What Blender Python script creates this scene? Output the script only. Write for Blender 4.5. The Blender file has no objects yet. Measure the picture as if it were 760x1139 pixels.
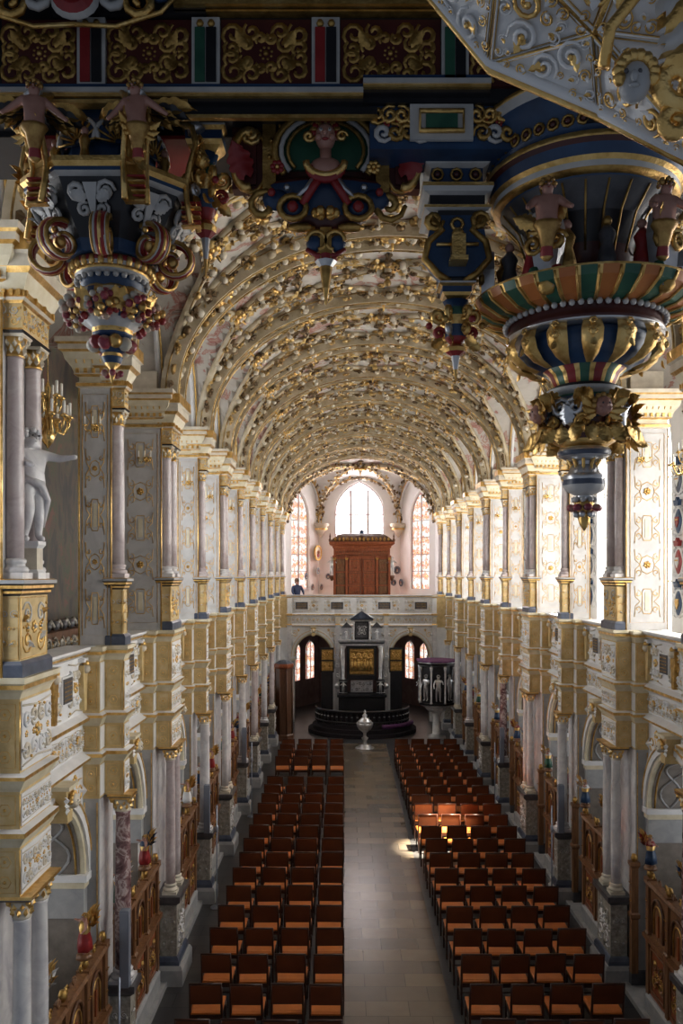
import bpy, math, random
from math import sin, cos, pi, sqrt, radians as R
from mathutils import Vector, Matrix
SC = bpy.context.scene
COL = SC.collection
rnd = random.Random(7)

# ---------------------------------------------------------------- materials
MATS = {}
def newmat(name):
    m = bpy.data.materials.new(name); m.use_nodes = True
    nt = m.node_tree; nt.nodes.clear()
    out = nt.nodes.new('ShaderNodeOutputMaterial')
    b = nt.nodes.new('ShaderNodeBsdfPrincipled')
    nt.links.new(b.outputs[0], out.inputs[0])
    MATS[name] = m
    return m, nt, b, out
def coords(nt, kind='Object', scale=(1,1,1), loc=(0,0,0)):
    tc = nt.nodes.new('ShaderNodeTexCoord'); mp = nt.nodes.new('ShaderNodeMapping')
    mp.inputs['Scale'].default_value = scale; mp.inputs['Location'].default_value = loc
    if kind == 'World':
        g = nt.nodes.new('ShaderNodeNewGeometry'); nt.links.new(g.outputs['Position'], mp.inputs[0])
    else:
        nt.links.new(tc.outputs[kind], mp.inputs[0])
    return mp.outputs[0]
def ramp(nt, fac, stops):
    r = nt.nodes.new('ShaderNodeValToRGB'); e = r.color_ramp.elements
    e[0].position, e[0].color = stops[0][0], (*stops[0][1], 1)
    e[1].position, e[1].color = stops[-1][0], (*stops[-1][1], 1)
    for p, c in stops[1:-1]:
        n = e.new(p); n.color = (*c, 1)
    nt.links.new(fac, r.inputs[0]); return r.outputs[0]
def noise(nt, vec, scale, detail=4, rough=.6, dist=0):
    n = nt.nodes.new('ShaderNodeTexNoise'); n.inputs['Scale'].default_value = scale
    n.inputs['Detail'].default_value = detail; n.inputs['Roughness'].default_value = rough
    n.inputs['Distortion'].default_value = dist
    nt.links.new(vec, n.inputs['Vector']); return n.outputs[0]
def bump(nt, b, h, strength=.3, dist=.01):
    n = nt.nodes.new('ShaderNodeBump'); n.inputs['Strength'].default_value = strength
    n.inputs['Distance'].default_value = dist
    nt.links.new(h, n.inputs['Height']); nt.links.new(n.outputs[0], b.inputs['Normal'])
def noisemat(name, stops, scale=4, rough=.5, metal=0, dist=0, detail=5, b_=0, bscale=30, sc=(1,1,1), spec=.5):
    m, nt, b, o = newmat(name)
    v = coords(nt, 'World', sc)
    f = noise(nt, v, scale, detail, .6, dist)
    nt.links.new(ramp(nt, f, stops), b.inputs['Base Color'])
    b.inputs['Roughness'].default_value = rough; b.inputs['Metallic'].default_value = metal
    b.inputs['Specular IOR Level'].default_value = spec
    if b_: bump(nt, b, noise(nt, v, bscale), b_)
    return m
gold = noisemat('gold', [(.3,(.48,.27,.065)),(.55,(.80,.52,.18)),(.75,(.95,.70,.30))], 9, .30, .85, b_=.5, bscale=45)
vcream = noisemat('gilt_cream_stucco', [(.3,(.40,.32,.19)),(.55,(.56,.48,.34)),(.75,(.70,.64,.50))], 4, .45)
umber = noisemat('umber_gilding', [(.3,(.05,.028,.014)),(.55,(.16,.10,.045)),(.75,(.42,.28,.11))], 9, .42, .5, b_=.3, bscale=50)
oldgold = noisemat('old_gold', [(.3,(.24,.13,.035)),(.6,(.55,.34,.10)),(.8,(.75,.50,.20))], 14, .38, .8, b_=.35, bscale=70)
vgold = noisemat('vault_gold', [(.3,(.14,.08,.03)),(.45,(.36,.23,.08)),(.6,(.66,.46,.18)),(.72,(.88,.70,.36))], 5, .40, .55, b_=.2, bscale=50)
white = noisemat('white_stucco', [(.3,(.66,.66,.66)),(.7,(.82,.82,.82))], 3, .55)
lime = noisemat('white_limewash', [(.3,(.80,.80,.80)),(.7,(.86,.86,.86))], 2, .8)
cream = noisemat('cream_stucco', [(.3,(.50,.44,.34)),(.7,(.72,.66,.54))], 5, .5)
yel = noisemat('ochre_stone', [(.25,(.42,.30,.13)),(.5,(.60,.44,.20)),(.75,(.70,.56,.32))], 6, .5)
paleyel = noisemat('pale_ochre', [(.3,(.60,.52,.34)),(.7,(.76,.70,.54))], 6, .5)
greyst = noisemat('grey_stone', [(.3,(.30,.31,.32)),(.7,(.44,.44,.44))], 5, .5, dist=.4)
pierg = noisemat('pier_marble', [(.3,(.42,.41,.40)),(.5,(.52,.51,.50)),(.75,(.62,.61,.60))], 3, .4, dist=.6)
darkst = noisemat('dark_stone', [(.3,(.035,.035,.04)),(.7,(.10,.10,.11))], 6, .35)
slateb = noisemat('blue_black_stone', [(.3,(.035,.045,.075)),(.7,(.10,.12,.17))], 6, .35)
pinkm = noisemat('pink_grey_marble', [(.3,(.42,.35,.35)),(.5,(.52,.45,.45)),(.7,(.60,.55,.54))], 5, .25, dist=1.0)
whitem = noisemat('white_marble', [(.3,(.50,.49,.52)),(.55,(.68,.67,.67)),(.75,(.78,.77,.76))], 4, .25, dist=1.0)
purplem = noisemat('purple_marble', [(.35,(.09,.045,.05)),(.48,(.24,.14,.14)),(.56,(.55,.45,.43)),(.62,(.22,.13,.13)),(.75,(.32,.22,.21))], 4, .25, dist=2.0)
relst = noisemat('mottled_relief_stone', [(.35,(.20,.18,.15)),(.5,(.29,.27,.23)),(.65,(.40,.38,.33))], 14, .5, b_=.6, bscale=24)
bluep = noisemat('blue_paint', [(.3,(.012,.030,.075)),(.7,(.025,.07,.16))], 5, .4)
redp = noisemat('red_paint', [(.3,(.20,.012,.014)),(.7,(.33,.03,.03))], 5, .38)
greenp = noisemat('green_paint', [(.3,(.015,.07,.045)),(.7,(.04,.14,.08))], 5, .4)
blackp = noisemat('black_paint', [(.3,(.008,.008,.010)),(.7,(.02,.02,.024))], 5, .35)
maroon = noisemat('maroon_paint', [(.3,(.045,.008,.008)),(.7,(.09,.02,.015))], 5, .35)
orangep = noisemat('orange_paint', [(.3,(.42,.12,.03)),(.7,(.55,.2,.05))], 5, .4)
skin = noisemat('painted_skin', [(.3,(.34,.16,.12)),(.7,(.50,.27,.21))], 6, .4)
hairm = noisemat('gilded_hair', [(.3,(.3,.15,.04)),(.7,(.6,.38,.12))], 20, .4, .5)
whitep = noisemat('white_paint', [(.3,(.42,.42,.41)),(.7,(.60,.58,.55))], 6, .4)
silver = noisemat('silver', [(.3,(.45,.46,.48)),(.7,(.75,.75,.76))], 8, .3, .8)
brass = noisemat('brass', [(.3,(.65,.42,.14)),(.7,(.9,.68,.3))], 8, .22, .9)
candle = noisemat('candle_wax', [(.3,(.8,.78,.7)),(.7,(.88,.86,.8))], 8, .5)
fruit = noisemat('fruit_red', [(.35,(.14,.02,.04)),(.5,(.35,.05,.07)),(.65,(.55,.4,.28))], 9, .35)
oak = noisemat('oak', [(.3,(.10,.042,.018)),(.5,(.18,.082,.034)),(.7,(.25,.125,.052))], 4, .45, sc=(8,8,1), dist=.5)
darkoak = noisemat('dark_oak', [(.3,(.06,.025,.012)),(.7,(.15,.065,.03))], 4, .4, sc=(8,8,1))
redwood = noisemat('red_walnut', [(.3,(.15,.035,.012)),(.5,(.27,.07,.025)),(.7,(.36,.11,.04))], 5, .35, sc=(6,6,1), dist=.5)
chwood = noisemat('chair_wood', [(.3,(.030,.010,.006)),(.7,(.065,.022,.012))], 5, .35, sc=(2,2,8))
chback = noisemat('chair_leather_back', [(.3,(.10,.028,.012)),(.7,(.16,.048,.018))], 3, .36)
chseat = noisemat('chair_leather_seat', [(.3,(.42,.115,.022)),(.7,(.58,.175,.036))], 4, .42)
speakm = noisemat('grey_metal', [(.3,(.15,.17,.21)),(.7,(.18,.20,.25))], 4, .5)
polem = noisemat('pale_blue_metal', [(.3,(.30,.36,.46)),(.7,(.36,.42,.52))], 4, .3, .4)
purplec = noisemat('purple_cloth', [(.3,(.09,.02,.09)),(.7,(.16,.05,.17))], 9, .7)
bluecloth = noisemat('dark_blue_cloth', [(.3,(.012,.02,.06)),(.7,(.03,.045,.11))], 9, .7)
apseplas = noisemat('shaded_white_plaster', [(.3,(.13,.09,.09)),(.7,(.20,.15,.15))], 3, .8)  # white apse plaster; the shade under the gallery is put into its colour
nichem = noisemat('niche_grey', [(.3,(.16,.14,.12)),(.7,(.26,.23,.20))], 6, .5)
carpet = noisemat('dark_carpet', [(.3,(.010,.008,.012)),(.7,(.022,.016,.022))], 12, .9)

# plaster of the vault webs: pale with faded painted figures
m, nt, b, o = newmat('painted_vault')
v = coords(nt, 'World')
f = noise(nt, v, 2.3, 5, .62, .9)
c1 = ramp(nt, f, [(.40,(.52,.49,.44)),(.53,(.46,.43,.38)),(.565,(.34,.13,.10)),(.61,(.48,.34,.28)),(.65,(.18,.11,.08)),(.70,(.52,.49,.44))])
nt.links.new(c1, b.inputs['Base Color']); b.inputs['Roughness'].default_value = .6
vault_m = m
# floor: slabs
def slab(name, c1, c2, mort, bw, rh, sc=1.0, rough=.35, rot=0):
    m, nt, b, o = newmat(name)
    v = coords(nt, 'World', (sc, sc, sc))
    if rot:
        mp = [n for n in nt.nodes if n.type == 'MAPPING'][0]; mp.inputs['Rotation'].default_value = (0,0,rot)
    br = nt.nodes.new('ShaderNodeTexBrick'); nt.links.new(v, br.inputs['Vector'])
    br.inputs['Color1'].default_value = (*c1,1); br.inputs['Color2'].default_value = (*c2,1)
    br.inputs['Mortar'].default_value = (*mort,1); br.inputs['Scale'].default_value = 1
    br.inputs['Mortar Size'].default_value = .006; br.inputs['Brick Width'].default_value = bw
    br.inputs['Row Height'].default_value = rh; br.inputs['Bias'].default_value = 0
    n = noise(nt, v, 3, 5)
    mx = nt.nodes.new('ShaderNodeMix'); mx.data_type = 'RGBA'; mx.blend_type = 'MULTIPLY'
    mx.inputs[0].default_value = .6
    nt.links.new(br.outputs[0], mx.inputs[6]); nt.links.new(ramp(nt, n, [(.3,(.7,.7,.72)),(.7,(1,1,1))]), mx.inputs[7])
    nt.links.new(mx.outputs[2], b.inputs['Base Color'])
    b.inputs['Roughness'].default_value = rough
    bump(nt, b, br.outputs[1], -.15, .004)
    return m
aislefl = slab('aisle_slabs', (.215,.170,.120), (.105,.092,.078), (.06,.05,.045), .62, .42, rough=.24)
slatefl = slab('slate_slabs', (.075,.075,.078), (.045,.047,.052), (.02,.02,.02), .55, .40, rough=.33)
# stained glass and clear windows (daylight behind them)
def glass(name, strength, stained=True, tint=(1,1,1), amount=.5):
    m, nt, b, o = newmat(name)
    nt.nodes.remove(b)
    em = nt.nodes.new('ShaderNodeEmission'); em.inputs[1].default_value = strength
    nt.links.new(em.outputs[0], o.inputs[0])
    if stained:
        v = coords(nt, 'Object')
        vo = nt.nodes.new('ShaderNodeTexVoronoi'); vo.inputs['Scale'].default_value = 7
        nt.links.new(v, vo.inputs['Vector'])
        sx = nt.nodes.new('ShaderNodeSeparateXYZ'); nt.links.new(v, sx.inputs[0])
        def tri(sock, per):
            a = nt.nodes.new('ShaderNodeMath'); a.operation = 'PINGPONG'; a.inputs[1].default_value = per
            nt.links.new(sock, a.inputs[0]); return a.outputs[0]
        ad = nt.nodes.new('ShaderNodeMath'); ad.operation = 'ADD'
        nt.links.new(tri(sx.outputs[0], .17), ad.inputs[0]); nt.links.new(tri(sx.outputs[1], .28), ad.inputs[1])
        md = nt.nodes.new('ShaderNodeMath'); md.operation = 'MULTIPLY_ADD'; md.inputs[1].default_value = .5
        nt.links.new(vo.outputs[0], md.inputs[0]); nt.links.new(ad.outputs[0], md.inputs[2])
        c = ramp(nt, md.outputs[0], [(.10,(1,.90,.62)),(.20,(1,.66,.16)),(.29,(.85,.03,.03)),(.36,(1,.88,.60)),(.44,(.90,.16,.10)),(.54,(1,.97,.88))])
        mx = nt.nodes.new('ShaderNodeMix'); mx.data_type = 'RGBA'; mx.inputs[0].default_value = amount
        mx.inputs[6].default_value = (*tint,1); nt.links.new(c, mx.inputs[7])
        nt.links.new(mx.outputs[2], em.inputs[0])
    else:
        em.inputs[0].default_value = (*tint,1)
    return m
# ---------------------------------------------------------------- mesh builder
class MB:
    def __init__(s, M=None):
        s.v = []; s.f = []; s.mi = []; s.sm = []; s.mats = []; s.M = M or Matrix.Identity(4)
    def k(s, m):
        if m not in s.mats: s.mats.append(m)
        return s.mats.index(m)
    def add(s, vs, fs, m, smooth=False):
        o = len(s.v); M = s.M
        s.v += [tuple(M @ Vector(p)) for p in vs]
        if isinstance(m, list): ks = [s.k(x) for x in m]
        else: ks = [s.k(m)]*len(fs)
        s.f += [tuple(i+o for i in f) for f in fs]; s.mi += ks; s.sm += [smooth]*len(fs)
        return s
    def box(s, x0, x1, y0, y1, z0, z1, m):
        vs = [(x,y,z) for z in (z0,z1) for y in (y0,y1) for x in (x0,x1)]
        return s.add(vs, [(0,2,3,1),(4,5,7,6),(0,1,5,4),(2,6,7,3),(0,4,6,2),(1,3,7,5)], m)
    def lathe(s, cx, cy, prof, n, m, smooth=True, a0=0, sx=1, sy=1, lobes=0, la=0):
        vs = []; fs = []; ms = []
        for r, z in prof:
            for i in range(n):
                a = a0+2*pi*i/n; rr = r*(1+la*cos(lobes*a)) if lobes else r
                vs.append((cx+rr*cos(a)*sx, cy+rr*sin(a)*sy, z))
        for j in range(len(prof)-1):
            for i in range(n):
                fs.append((j*n+i, j*n+(i+1)%n, (j+1)*n+(i+1)%n, (j+1)*n+i))
                if isinstance(m, list):
                    mm = m[min(j, len(m)-1)]
                    ms.append(mm[i % len(mm)] if isinstance(mm, (list,tuple)) else mm)
        fs.append(tuple(range(n-1,-1,-1))); fs.append(tuple((len(prof)-1)*n+i for i in range(n)))
        if isinstance(m, list):
            g = lambda q: q[0] if isinstance(q,(list,tuple)) else q
            ms += [g(m[0]), g(m[min(len(prof)-2,len(m)-1)])]
            return s.add(vs, fs, ms, smooth)
        return s.add(vs, fs, m, smooth)
    def tube(s, pts, r, m, n=5, closed=False, smooth=True):
        P = [Vector(p) for p in pts]; L = len(P); vs = []
        if not hasattr(r, '__len__'): r = [r]*L
        up = None
        for i, p in enumerate(P):
            t = (P[(i+1)%L]-P[i-1]) if closed else (P[min(i+1,L-1)]-P[max(i-1,0)])
            if t.length < 1e-9: t = Vector((0,0,1))
            t.normalize()
            if up is None:
                a = Vector((0,0,1)) if abs(t.z) < .9 else Vector((1,0,0)); up = t.cross(a).normalized()
            up = (up - t*up.dot(t))
            up = up.normalized() if up.length > 1e-6 else t.orthogonal().normalized()
            w = t.cross(up)
            for q in range(n):
                a = 2*pi*q/n
                vs.append(tuple(p+(up*cos(a)+w*sin(a))*r[i]))
        fs = []
        for i in range(L if closed else L-1):
            for q in range(n):
                j = (i+1)%L
                fs.append((i*n+q, i*n+(q+1)%n, j*n+(q+1)%n, j*n+q))
        if not closed: fs += [tuple(range(n-1,-1,-1)), tuple((L-1)*n+q for q in range(n))]
        return s.add(vs, fs, m, smooth)
    def ball(s, c, r, m, n=7, k=5, sc=(1,1,1), rot=None):
        vs = []; fs = []
        for j in range(1, k):
            for i in range(n):
                a = 2*pi*i/n; b = pi*j/k
                vs.append(Vector((r*sin(b)*cos(a)*sc[0], r*sin(b)*sin(a)*sc[1], r*cos(b)*sc[2])))
        vs += [Vector((0,0,r*sc[2])), Vector((0,0,-r*sc[2]))]
        if rot: vs = [rot @ p for p in vs]
        c = Vector(c); vs = [tuple(c+p) for p in vs]; T = len(vs)-2
        for j in range(k-2):
            for i in range(n): fs.append((j*n+i, (j+1)*n+i, (j+1)*n+(i+1)%n, j*n+(i+1)%n))
        for i in range(n):
            fs.append((T, i, (i+1)%n)); fs.append((T+1, (k-2)*n+(i+1)%n, (k-2)*n+i))
        return s.add(vs, fs, m, True)
    def ring(s, x0, x1, y0, y1, prof, mats, cap=True):
        """stack of rectangular loops: prof = [(outward offset, z)]"""
        vs = []; fs = []; ms = []
        for o, z in prof: vs += [(x0-o,y0-o,z),(x1+o,y0-o,z),(x1+o,y1+o,z),(x0-o,y1+o,z)]
        for j in range(len(prof)-1):
            for i in range(4):
                fs.append((4*j+i, 4*j+(i+1)%4, 4*j+4+(i+1)%4, 4*j+4+i)); ms.append(mats[j%len(mats)] if isinstance(mats,list) else mats)
        L = 4*(len(prof)-1)
        fs += [(3,2,1,0),(L,L+1,L+2,L+3)]; m0 = mats[0] if isinstance(mats,list) else mats
        ms += [m0, mats[(len(prof)-2)%len(mats)] if isinstance(mats,list) else mats]
        return s.add(vs, fs, ms)
    def sweep(s, prof, y0, y1, mats, axis='y'):
        """open profile [(x,z)] extruded along y (or along x with prof=(y,z))"""
        f = (lambda a,b,c:(a,b,c)) if axis=='y' else (lambda a,b,c:(b,a,c))
        vs = [f(x,y0,z) for x,z in prof]+[f(x,y1,z) for x,z in prof]; n = len(prof)
        fs = [(i,i+1,n+i+1,n+i) for i in range(n-1)]
        ms = [mats[i%len(mats)] if isinstance(mats,list) else mats for i in range(n-1)]
        fs += [tuple(range(n-1,-1,-1)), tuple(range(n,2*n))]; ms += [ms[0],ms[0]]
        return s.add(vs, fs, ms)
    def prism(s, poly, o, ux, uy, un, t, m, side=None):
        """polygon in plane (o,ux,uy), thickness t along un"""
        o,ux,uy,un = map(Vector,(o,ux,uy,un)); n = len(poly)
        vs = [tuple(o+ux*a+uy*b+un*d) for d in (0,t) for a,b in poly]
        fs = [tuple(range(n)), tuple(range(2*n-1,n-1,-1))]+[(i,(i+1)%n,n+(i+1)%n,n+i) for i in range(n)]
        return s.add(vs, fs, [m,m]+[side or m]*n)
    def build(s, name, parent=None, loc=None):
        me = bpy.data.meshes.new(name); me.from_pydata(s.v, [], s.f)
        for m in s.mats: me.materials.append(m)
        me.polygons.foreach_set('material_index', s.mi); me.polygons.foreach_set('use_smooth', s.sm)
        me.update()
        o = bpy.data.objects.new(name, me); COL.objects.link(o)
        if parent: o.parent = parent
        if loc: o.location = loc
        return o
def empty(name, loc=(0,0,0), sx=1, rz=0, parent=None):
    o = bpy.data.objects.new(name, None); COL.objects.link(o)
    o.location = loc; o.scale = (sx,1,1); o.rotation_euler = (0,0,rz); o.empty_display_size = .1
    if parent: o.parent = parent
    return o
def tag(o, label=None, cat=None, group=None, kind=None):
    if label: o['label'] = label
    if cat: o['category'] = cat
    if group: o['group'] = group
    if kind: o['kind'] = kind
    return o
KIDS = {}
def copy_tree(o, parent=None):
    c = o.copy(); COL.objects.link(c)
    if parent: c.parent = parent
    for ch in [x for x in list(o.children)]: copy_tree(ch, c)
    return c

LEAFHI = False
# ---------------------------------------------------------------- ornament vocabulary (frame = o, ux, uy, un)
class Fr:
    def __init__(s, o, ux, uy, un): s.o,s.x,s.y,s.n = map(Vector,(o,ux,uy,un))
    def p(s, a, b, c=0): return tuple(s.o+s.x*a+s.y*b+s.n*c)
    def rot(s): return Matrix((s.x,s.y,s.n)).transposed()
def spiral(mb, F, cx, cy, r, m, turns=1.4, a0=0, d=1, w=.012, n=5, N=14, h=0):
    pts=[]; rs=[]
    for i in range(N):
        t = i/(N-1); a = a0+d*2*pi*turns*t; q = r*(1-.85*t)
        pts.append(F.p(cx+q*cos(a), cy+q*sin(a), h)); rs.append(w*(.7+.6*sin(pi*t)))
    mb.tube(pts, rs, m, n)
def rosette(mb, F, cx, cy, r, m, m2=None, petals=5, h=0, lo=True):
    n,k = (5,3) if lo else (6,4)
    for i in range(petals):
        a = 2*pi*i/petals+.3
        mb.ball(F.p(cx+r*.6*cos(a), cy+r*.6*sin(a), h), r*.42, m, n, k, (1,1,.6), F.rot())
    mb.ball(F.p(cx, cy, h+r*.15), r*.34, m2 or m, n, k)
def leaf(mb, F, cx, cy, a, L, m, h=.01, w=.28):
    c,s_ = cos(a), sin(a)
    def q(u,v,z): return F.p(cx+u*c-v*s_, cy+u*s_+v*c, z)
    if LEAFHI:      # lobed acanthus leaf with a curled tip
        V=[];Fs=[];n=13
        for i in range(n):
            t=i/(n-1); wd=L*w*1.25*(sin(pi*min(1,t*.93+.07))**.7)*(1-.22*(i%3==0)); cu=h*1.5+L*.30*t*t*t; uu=L*(t-.12*t*t*t)
            for j,k in ((-1,0),(-.5,.5),(0,.85),(.5,.5),(1,0)): V.append(q(uu-(abs(j)**2)*L*.06,j*wd,cu+k*L*.10-(L*.05*abs(j) if j else 0)))
        for i in range(n-1):
            for j in range(4): Fs.append((5*i+j,5*i+j+1,5*i+6+j,5*i+5+j))
        mb.add(V,Fs,m,True); return
    vs = [q(0,0,0),q(L*.4,L*w,0),q(L*.4,0,h*2+L*.12),q(L*.4,-L*w,0),q(L*.8,L*w*.5,0),q(L*.8,0,h+L*.1),q(L*.8,-L*w*.5,0),q(L,0,h+L*.16)]
    mb.add(vs, [(0,2,1),(0,3,2),(1,2,5,4),(2,3,6,5),(4,5,7),(5,6,7)], m, False)
def cherub(mb, F, cx, cy, r, face, hair, wing):
    """winged child's head in relief"""
    mb.ball(F.p(cx,cy,r*.35), r, face, 8, 6, (.85,1,.85), F.rot())
    mb.ball(F.p(cx,cy-r*.1,r*1.2), r*.16, face, 5, 4)
    for sx in (-1,1):
        mb.ball(F.p(cx+sx*r*.38,cy-r*.3,r*.85), r*.3, face, 5, 4)
        mb.ball(F.p(cx+sx*r*.32,cy+r*.15,r*1.08), r*.11, darkst, 5, 4)
        if wing:
            for j in range(3): leaf(mb, F, cx+sx*r*.7, cy-r*.1-j*r*.3, (pi/2-sx*(pi/2-.5+j*.45)), r*(2.1-.35*j), wing, .01, .2)
    for i in range(7):
        a = pi*(-.05+1.1*i/6); mb.ball(F.p(cx+r*.9*cos(a), cy+r*.15+r*.85*sin(a), r*.4), r*.33, hair, 5, 4)
def relief(mb, F, w, h, mg, mw, density=1.0, seed=0, big=False, cent=True, mr=None):
    mr = mr or mg
    """mirrored strap-and-scroll panel, w x h about the frame's origin"""
    rd = random.Random(seed); s_ = min(w,h)
    wd = s_*.022 if not big else s_*.03
    nx = max(1, int(round(w/(h*.8)*density)))
    cw = w/2/nx
    for i in range(nx):
        for sx in (-1,1):
            cx = sx*(i+.5)*cw
            r = min(cw*.48, h*.24)
            for sy in (-1,1):
                m_ = mg if (i+(sy>0))%2==0 else mw
                spiral(mb, F, cx, sy*h*.25, r, m_, 1.5, rd.uniform(0,6), sx*sy, wd)
                leaf(mb, F, cx+rd.uniform(-r,r)*.5, sy*h*.25, rd.uniform(0,6.28), r*1.1, mw if m_ is mg else mg)
            rosette(mb, F, cx, 0, r*.42, mr, mw, 5)
            for q in range(2): mb.ball(F.p(cx+rd.uniform(-1,1)*cw*.45, rd.uniform(-.45,.45)*h, .004), s_*.03, mr, 5, 3)
    if cent: rosette(mb, F, 0, 0, s_*.13, mr, mw, 6)
    if density >= 1:
        for sy in (-1,1):
            mb.tube([F.p(-w/2,sy*h*.48),F.p(0,sy*h*.42),F.p(w/2,sy*h*.48)], wd*.6, mw, 4)
def strapwork(mb, F, w, h, m, seed=0, r=.0055):
    """thin gilded arabesque of lines on a tall pier face"""
    def loop(p, cl=True): mb.tube([F.p(a,b,.003) for a,b in p], r, m, 4, closed=cl)
    W = w*.43; H = h/2
    loop([(-W,-H*.97),(W,-H*.97),(W,H*.97),(-W,H*.97)])
    nb = max(4, int(h/.55)); ch = h*.94/nb
    for i in range(nb):
        cy = -h*.47+ch*(i+.5); q = W*.8; g = ch*.42
        if i%2 == 0:
            loop([(-q*.28,cy-g*.8),(q*.28,cy-g*.8),(q*.36,cy-g*.6),(q*.36,cy+g*.6),(q*.28,cy+g*.8),(-q*.28,cy+g*.8),(-q*.36,cy+g*.6),(-q*.36,cy-g*.6)])
            mb.prism([(-q*.16,cy-g*.6),(q*.16,cy-g*.6),(q*.16,cy+g*.6),(-q*.16,cy+g*.6)], F.o, F.x, F.y, F.n, .006, paleyel)
        else:
            rosette(mb, F, 0, cy, q*.3, m, m, 6)
            loop([(q*.55*cos(a),cy+min(g*.6,q*.8)*sin(a)) for a in [j*pi/4 for j in range(8)]])
        for sx in (-1,1):
            spiral(mb, F, sx*q*.66, cy+g*.5, q*.27, m, 1.1, pi/2, sx, r, 4, 10)
            spiral(mb, F, sx*q*.66, cy-g*.5, q*.27, m, 1.1, -pi/2, -sx, r, 4, 10)
            loop([(sx*q*.93,cy-g),(sx*q*.86,cy-g*.3),(sx*q*.5,cy),(sx*q*.86,cy+g*.3),(sx*q*.93,cy+g)], False)
EX,EY,EZ = Vector((1,0,0)),Vector((0,1,0)),Vector((0,0,1))

# skinned figures -------------------------------------------------
def skin_mesh(joints, edges, mat, sub=1, rootj=0):
    me = bpy.data.meshes.new('figure'); names = list(joints)
    me.from_pydata([joints[n][:3] for n in names], [(names.index(a),names.index(b)) for a,b in edges], [])
    ob = bpy.data.objects.new('figure_tmp', me); COL.objects.link(ob)
    sk = ob.modifiers.new('s','SKIN')
    for i,n in enumerate(names):
        r = joints[n][3]; me.skin_vertices[0].data[i].radius = (r,r); me.skin_vertices[0].data[i].use_root = (i==rootj)
    su = ob.modifiers.new('u','SUBSURF'); su.levels = sub; su.render_levels = sub
    dg = bpy.context.evaluated_depsgraph_get(); ev = ob.evaluated_get(dg)
    nm = bpy.data.meshes.new_from_object(ev)
    vs = [tuple(v.co) for v in nm.vertices]; fs = [tuple(p.vertices) for p in nm.polygons]
    bpy.data.objects.remove(ob); bpy.data.meshes.remove(me); bpy.data.meshes.remove(nm)
    return vs, fs
def body_joints(h, arms=((.25,-.1,.2),(.25,-.1,.2)), legs=(0,0), child=True):
    """standing figure of height h facing -y; arms = hand offsets from the shoulder, in h"""
    k = 1.25 if child else 1.0
    J = {'pelvis':(0,0,.50*h,.085*h*k),'waist':(0,0,.59*h,.075*h*k),'chest':(0,0,.72*h,.088*h*k),'neck':(0,0,.81*h,.036*h*k)}
    J['head0']=(0,-.005*h,.86*h,.05*h*k); J['head1']=(0,-.008*h,.925*h,.062*h*k)
    E = [('pelvis','waist'),('waist','chest'),('chest','neck'),('neck','head0'),('head0','head1')]
    for s_,nm,(ax,ay,az),lg in ((-1,'l',arms[0],legs[0]),(1,'r',arms[1],legs[1])):
        sh = (s_*.115*h,0,.775*h); hd = (s_*(.115+ax)*h, ay*h, (.775+az)*h)
        el = ((sh[0]+hd[0])/2+s_*.03*h,(sh[1]+hd[1])/2+.02*h,(sh[2]+hd[2])/2-.02*h)
        J['sh'+nm]=(*sh,.042*h*k); J['el'+nm]=(*el,.030*h*k); J['wr'+nm]=(*hd,.020*h*k)
        d = Vector(hd)-Vector(el); d.normalize(); e = Vector(hd)+d*.05*h; J['ha'+nm]=(*e,.022*h*k)
        J['hip'+nm]=(s_*.055*h,0,.46*h,.062*h*k); J['kn'+nm]=(s_*.065*h,-lg*.1*h-.01*h,.26*h,.042*h*k)
        J['an'+nm]=(s_*.065*h,lg*.02*h,.05*h,.026*h*k); J['to'+nm]=(s_*.075*h,-.07*h+lg*.02*h,.02*h,.024*h*k)
        E += [('chest','sh'+nm),('sh'+nm,'el'+nm),('el'+nm,'wr'+nm),('wr'+nm,'ha'+nm),('pelvis','hip'+nm),('hip'+nm,'kn'+nm),('kn'+nm,'an'+nm),('an'+nm,'to'+nm)]
    return J,E
_figc = {}
def figure(mb, M, h, mat, hair, key='a', arms=((.2,-.1,-.2),(.2,-.1,-.2)), legs=(0,0), child=True, cut=0):
    if key not in _figc:
        J,E = body_joints(1.0, arms, legs, child); _figc[key] = skin_mesh(J,E,mat)
    vs,fs = _figc[key]; M2 = mb.M; mb.M = M2 @ M @ Matrix.Scale(h,4)
    if cut:
        cf = lambda f: min(vs[i][2] for i in f) > cut or (abs(sum(vs[i][0] for i in f)/len(f)) > .17)
        mb.add(vs,[f for f in fs if cf(f)],mat,True)
        mb.lathe(0,0,[(.03,cut-.34),(.07,cut-.30),(.06,cut-.2),(.10,cut-.05),(.15,cut+.02),(.13,cut+.06),(.09,cut+.07)],10,[hair,redp,hair,hair,hair,hair],True,0,1,.8)
    else: mb.add(vs,fs,mat,True)
    k = .075 if child else .06
    mb.ball((0,-k*1.15,.905), k*.2, mat, 5, 4)
    for sx in (-1,1):
        mb.ball((sx*k*.38,-k*.95,.925), k*.13, darkst, 5, 4); mb.ball((sx*k*1.0,0,.905), k*.22, mat, 5, 4)
    mb.ball((0,-k*.98,.875), k*.14, redp if mat is skin else mat, 5, 3, (1.4,.5,.5))
    for i in range(16):
        a = i*2.4; z = .985-(i/16)*.07; rr = k*(.25+.85*sqrt(i/16))
        if sin(a)*rr < -k*.6 and z < .955: continue
        mb.ball((rr*cos(a), rr*sin(a)*.95+.01, z), k*.36, hair, 5, 4)
    mb.M = M2
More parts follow.
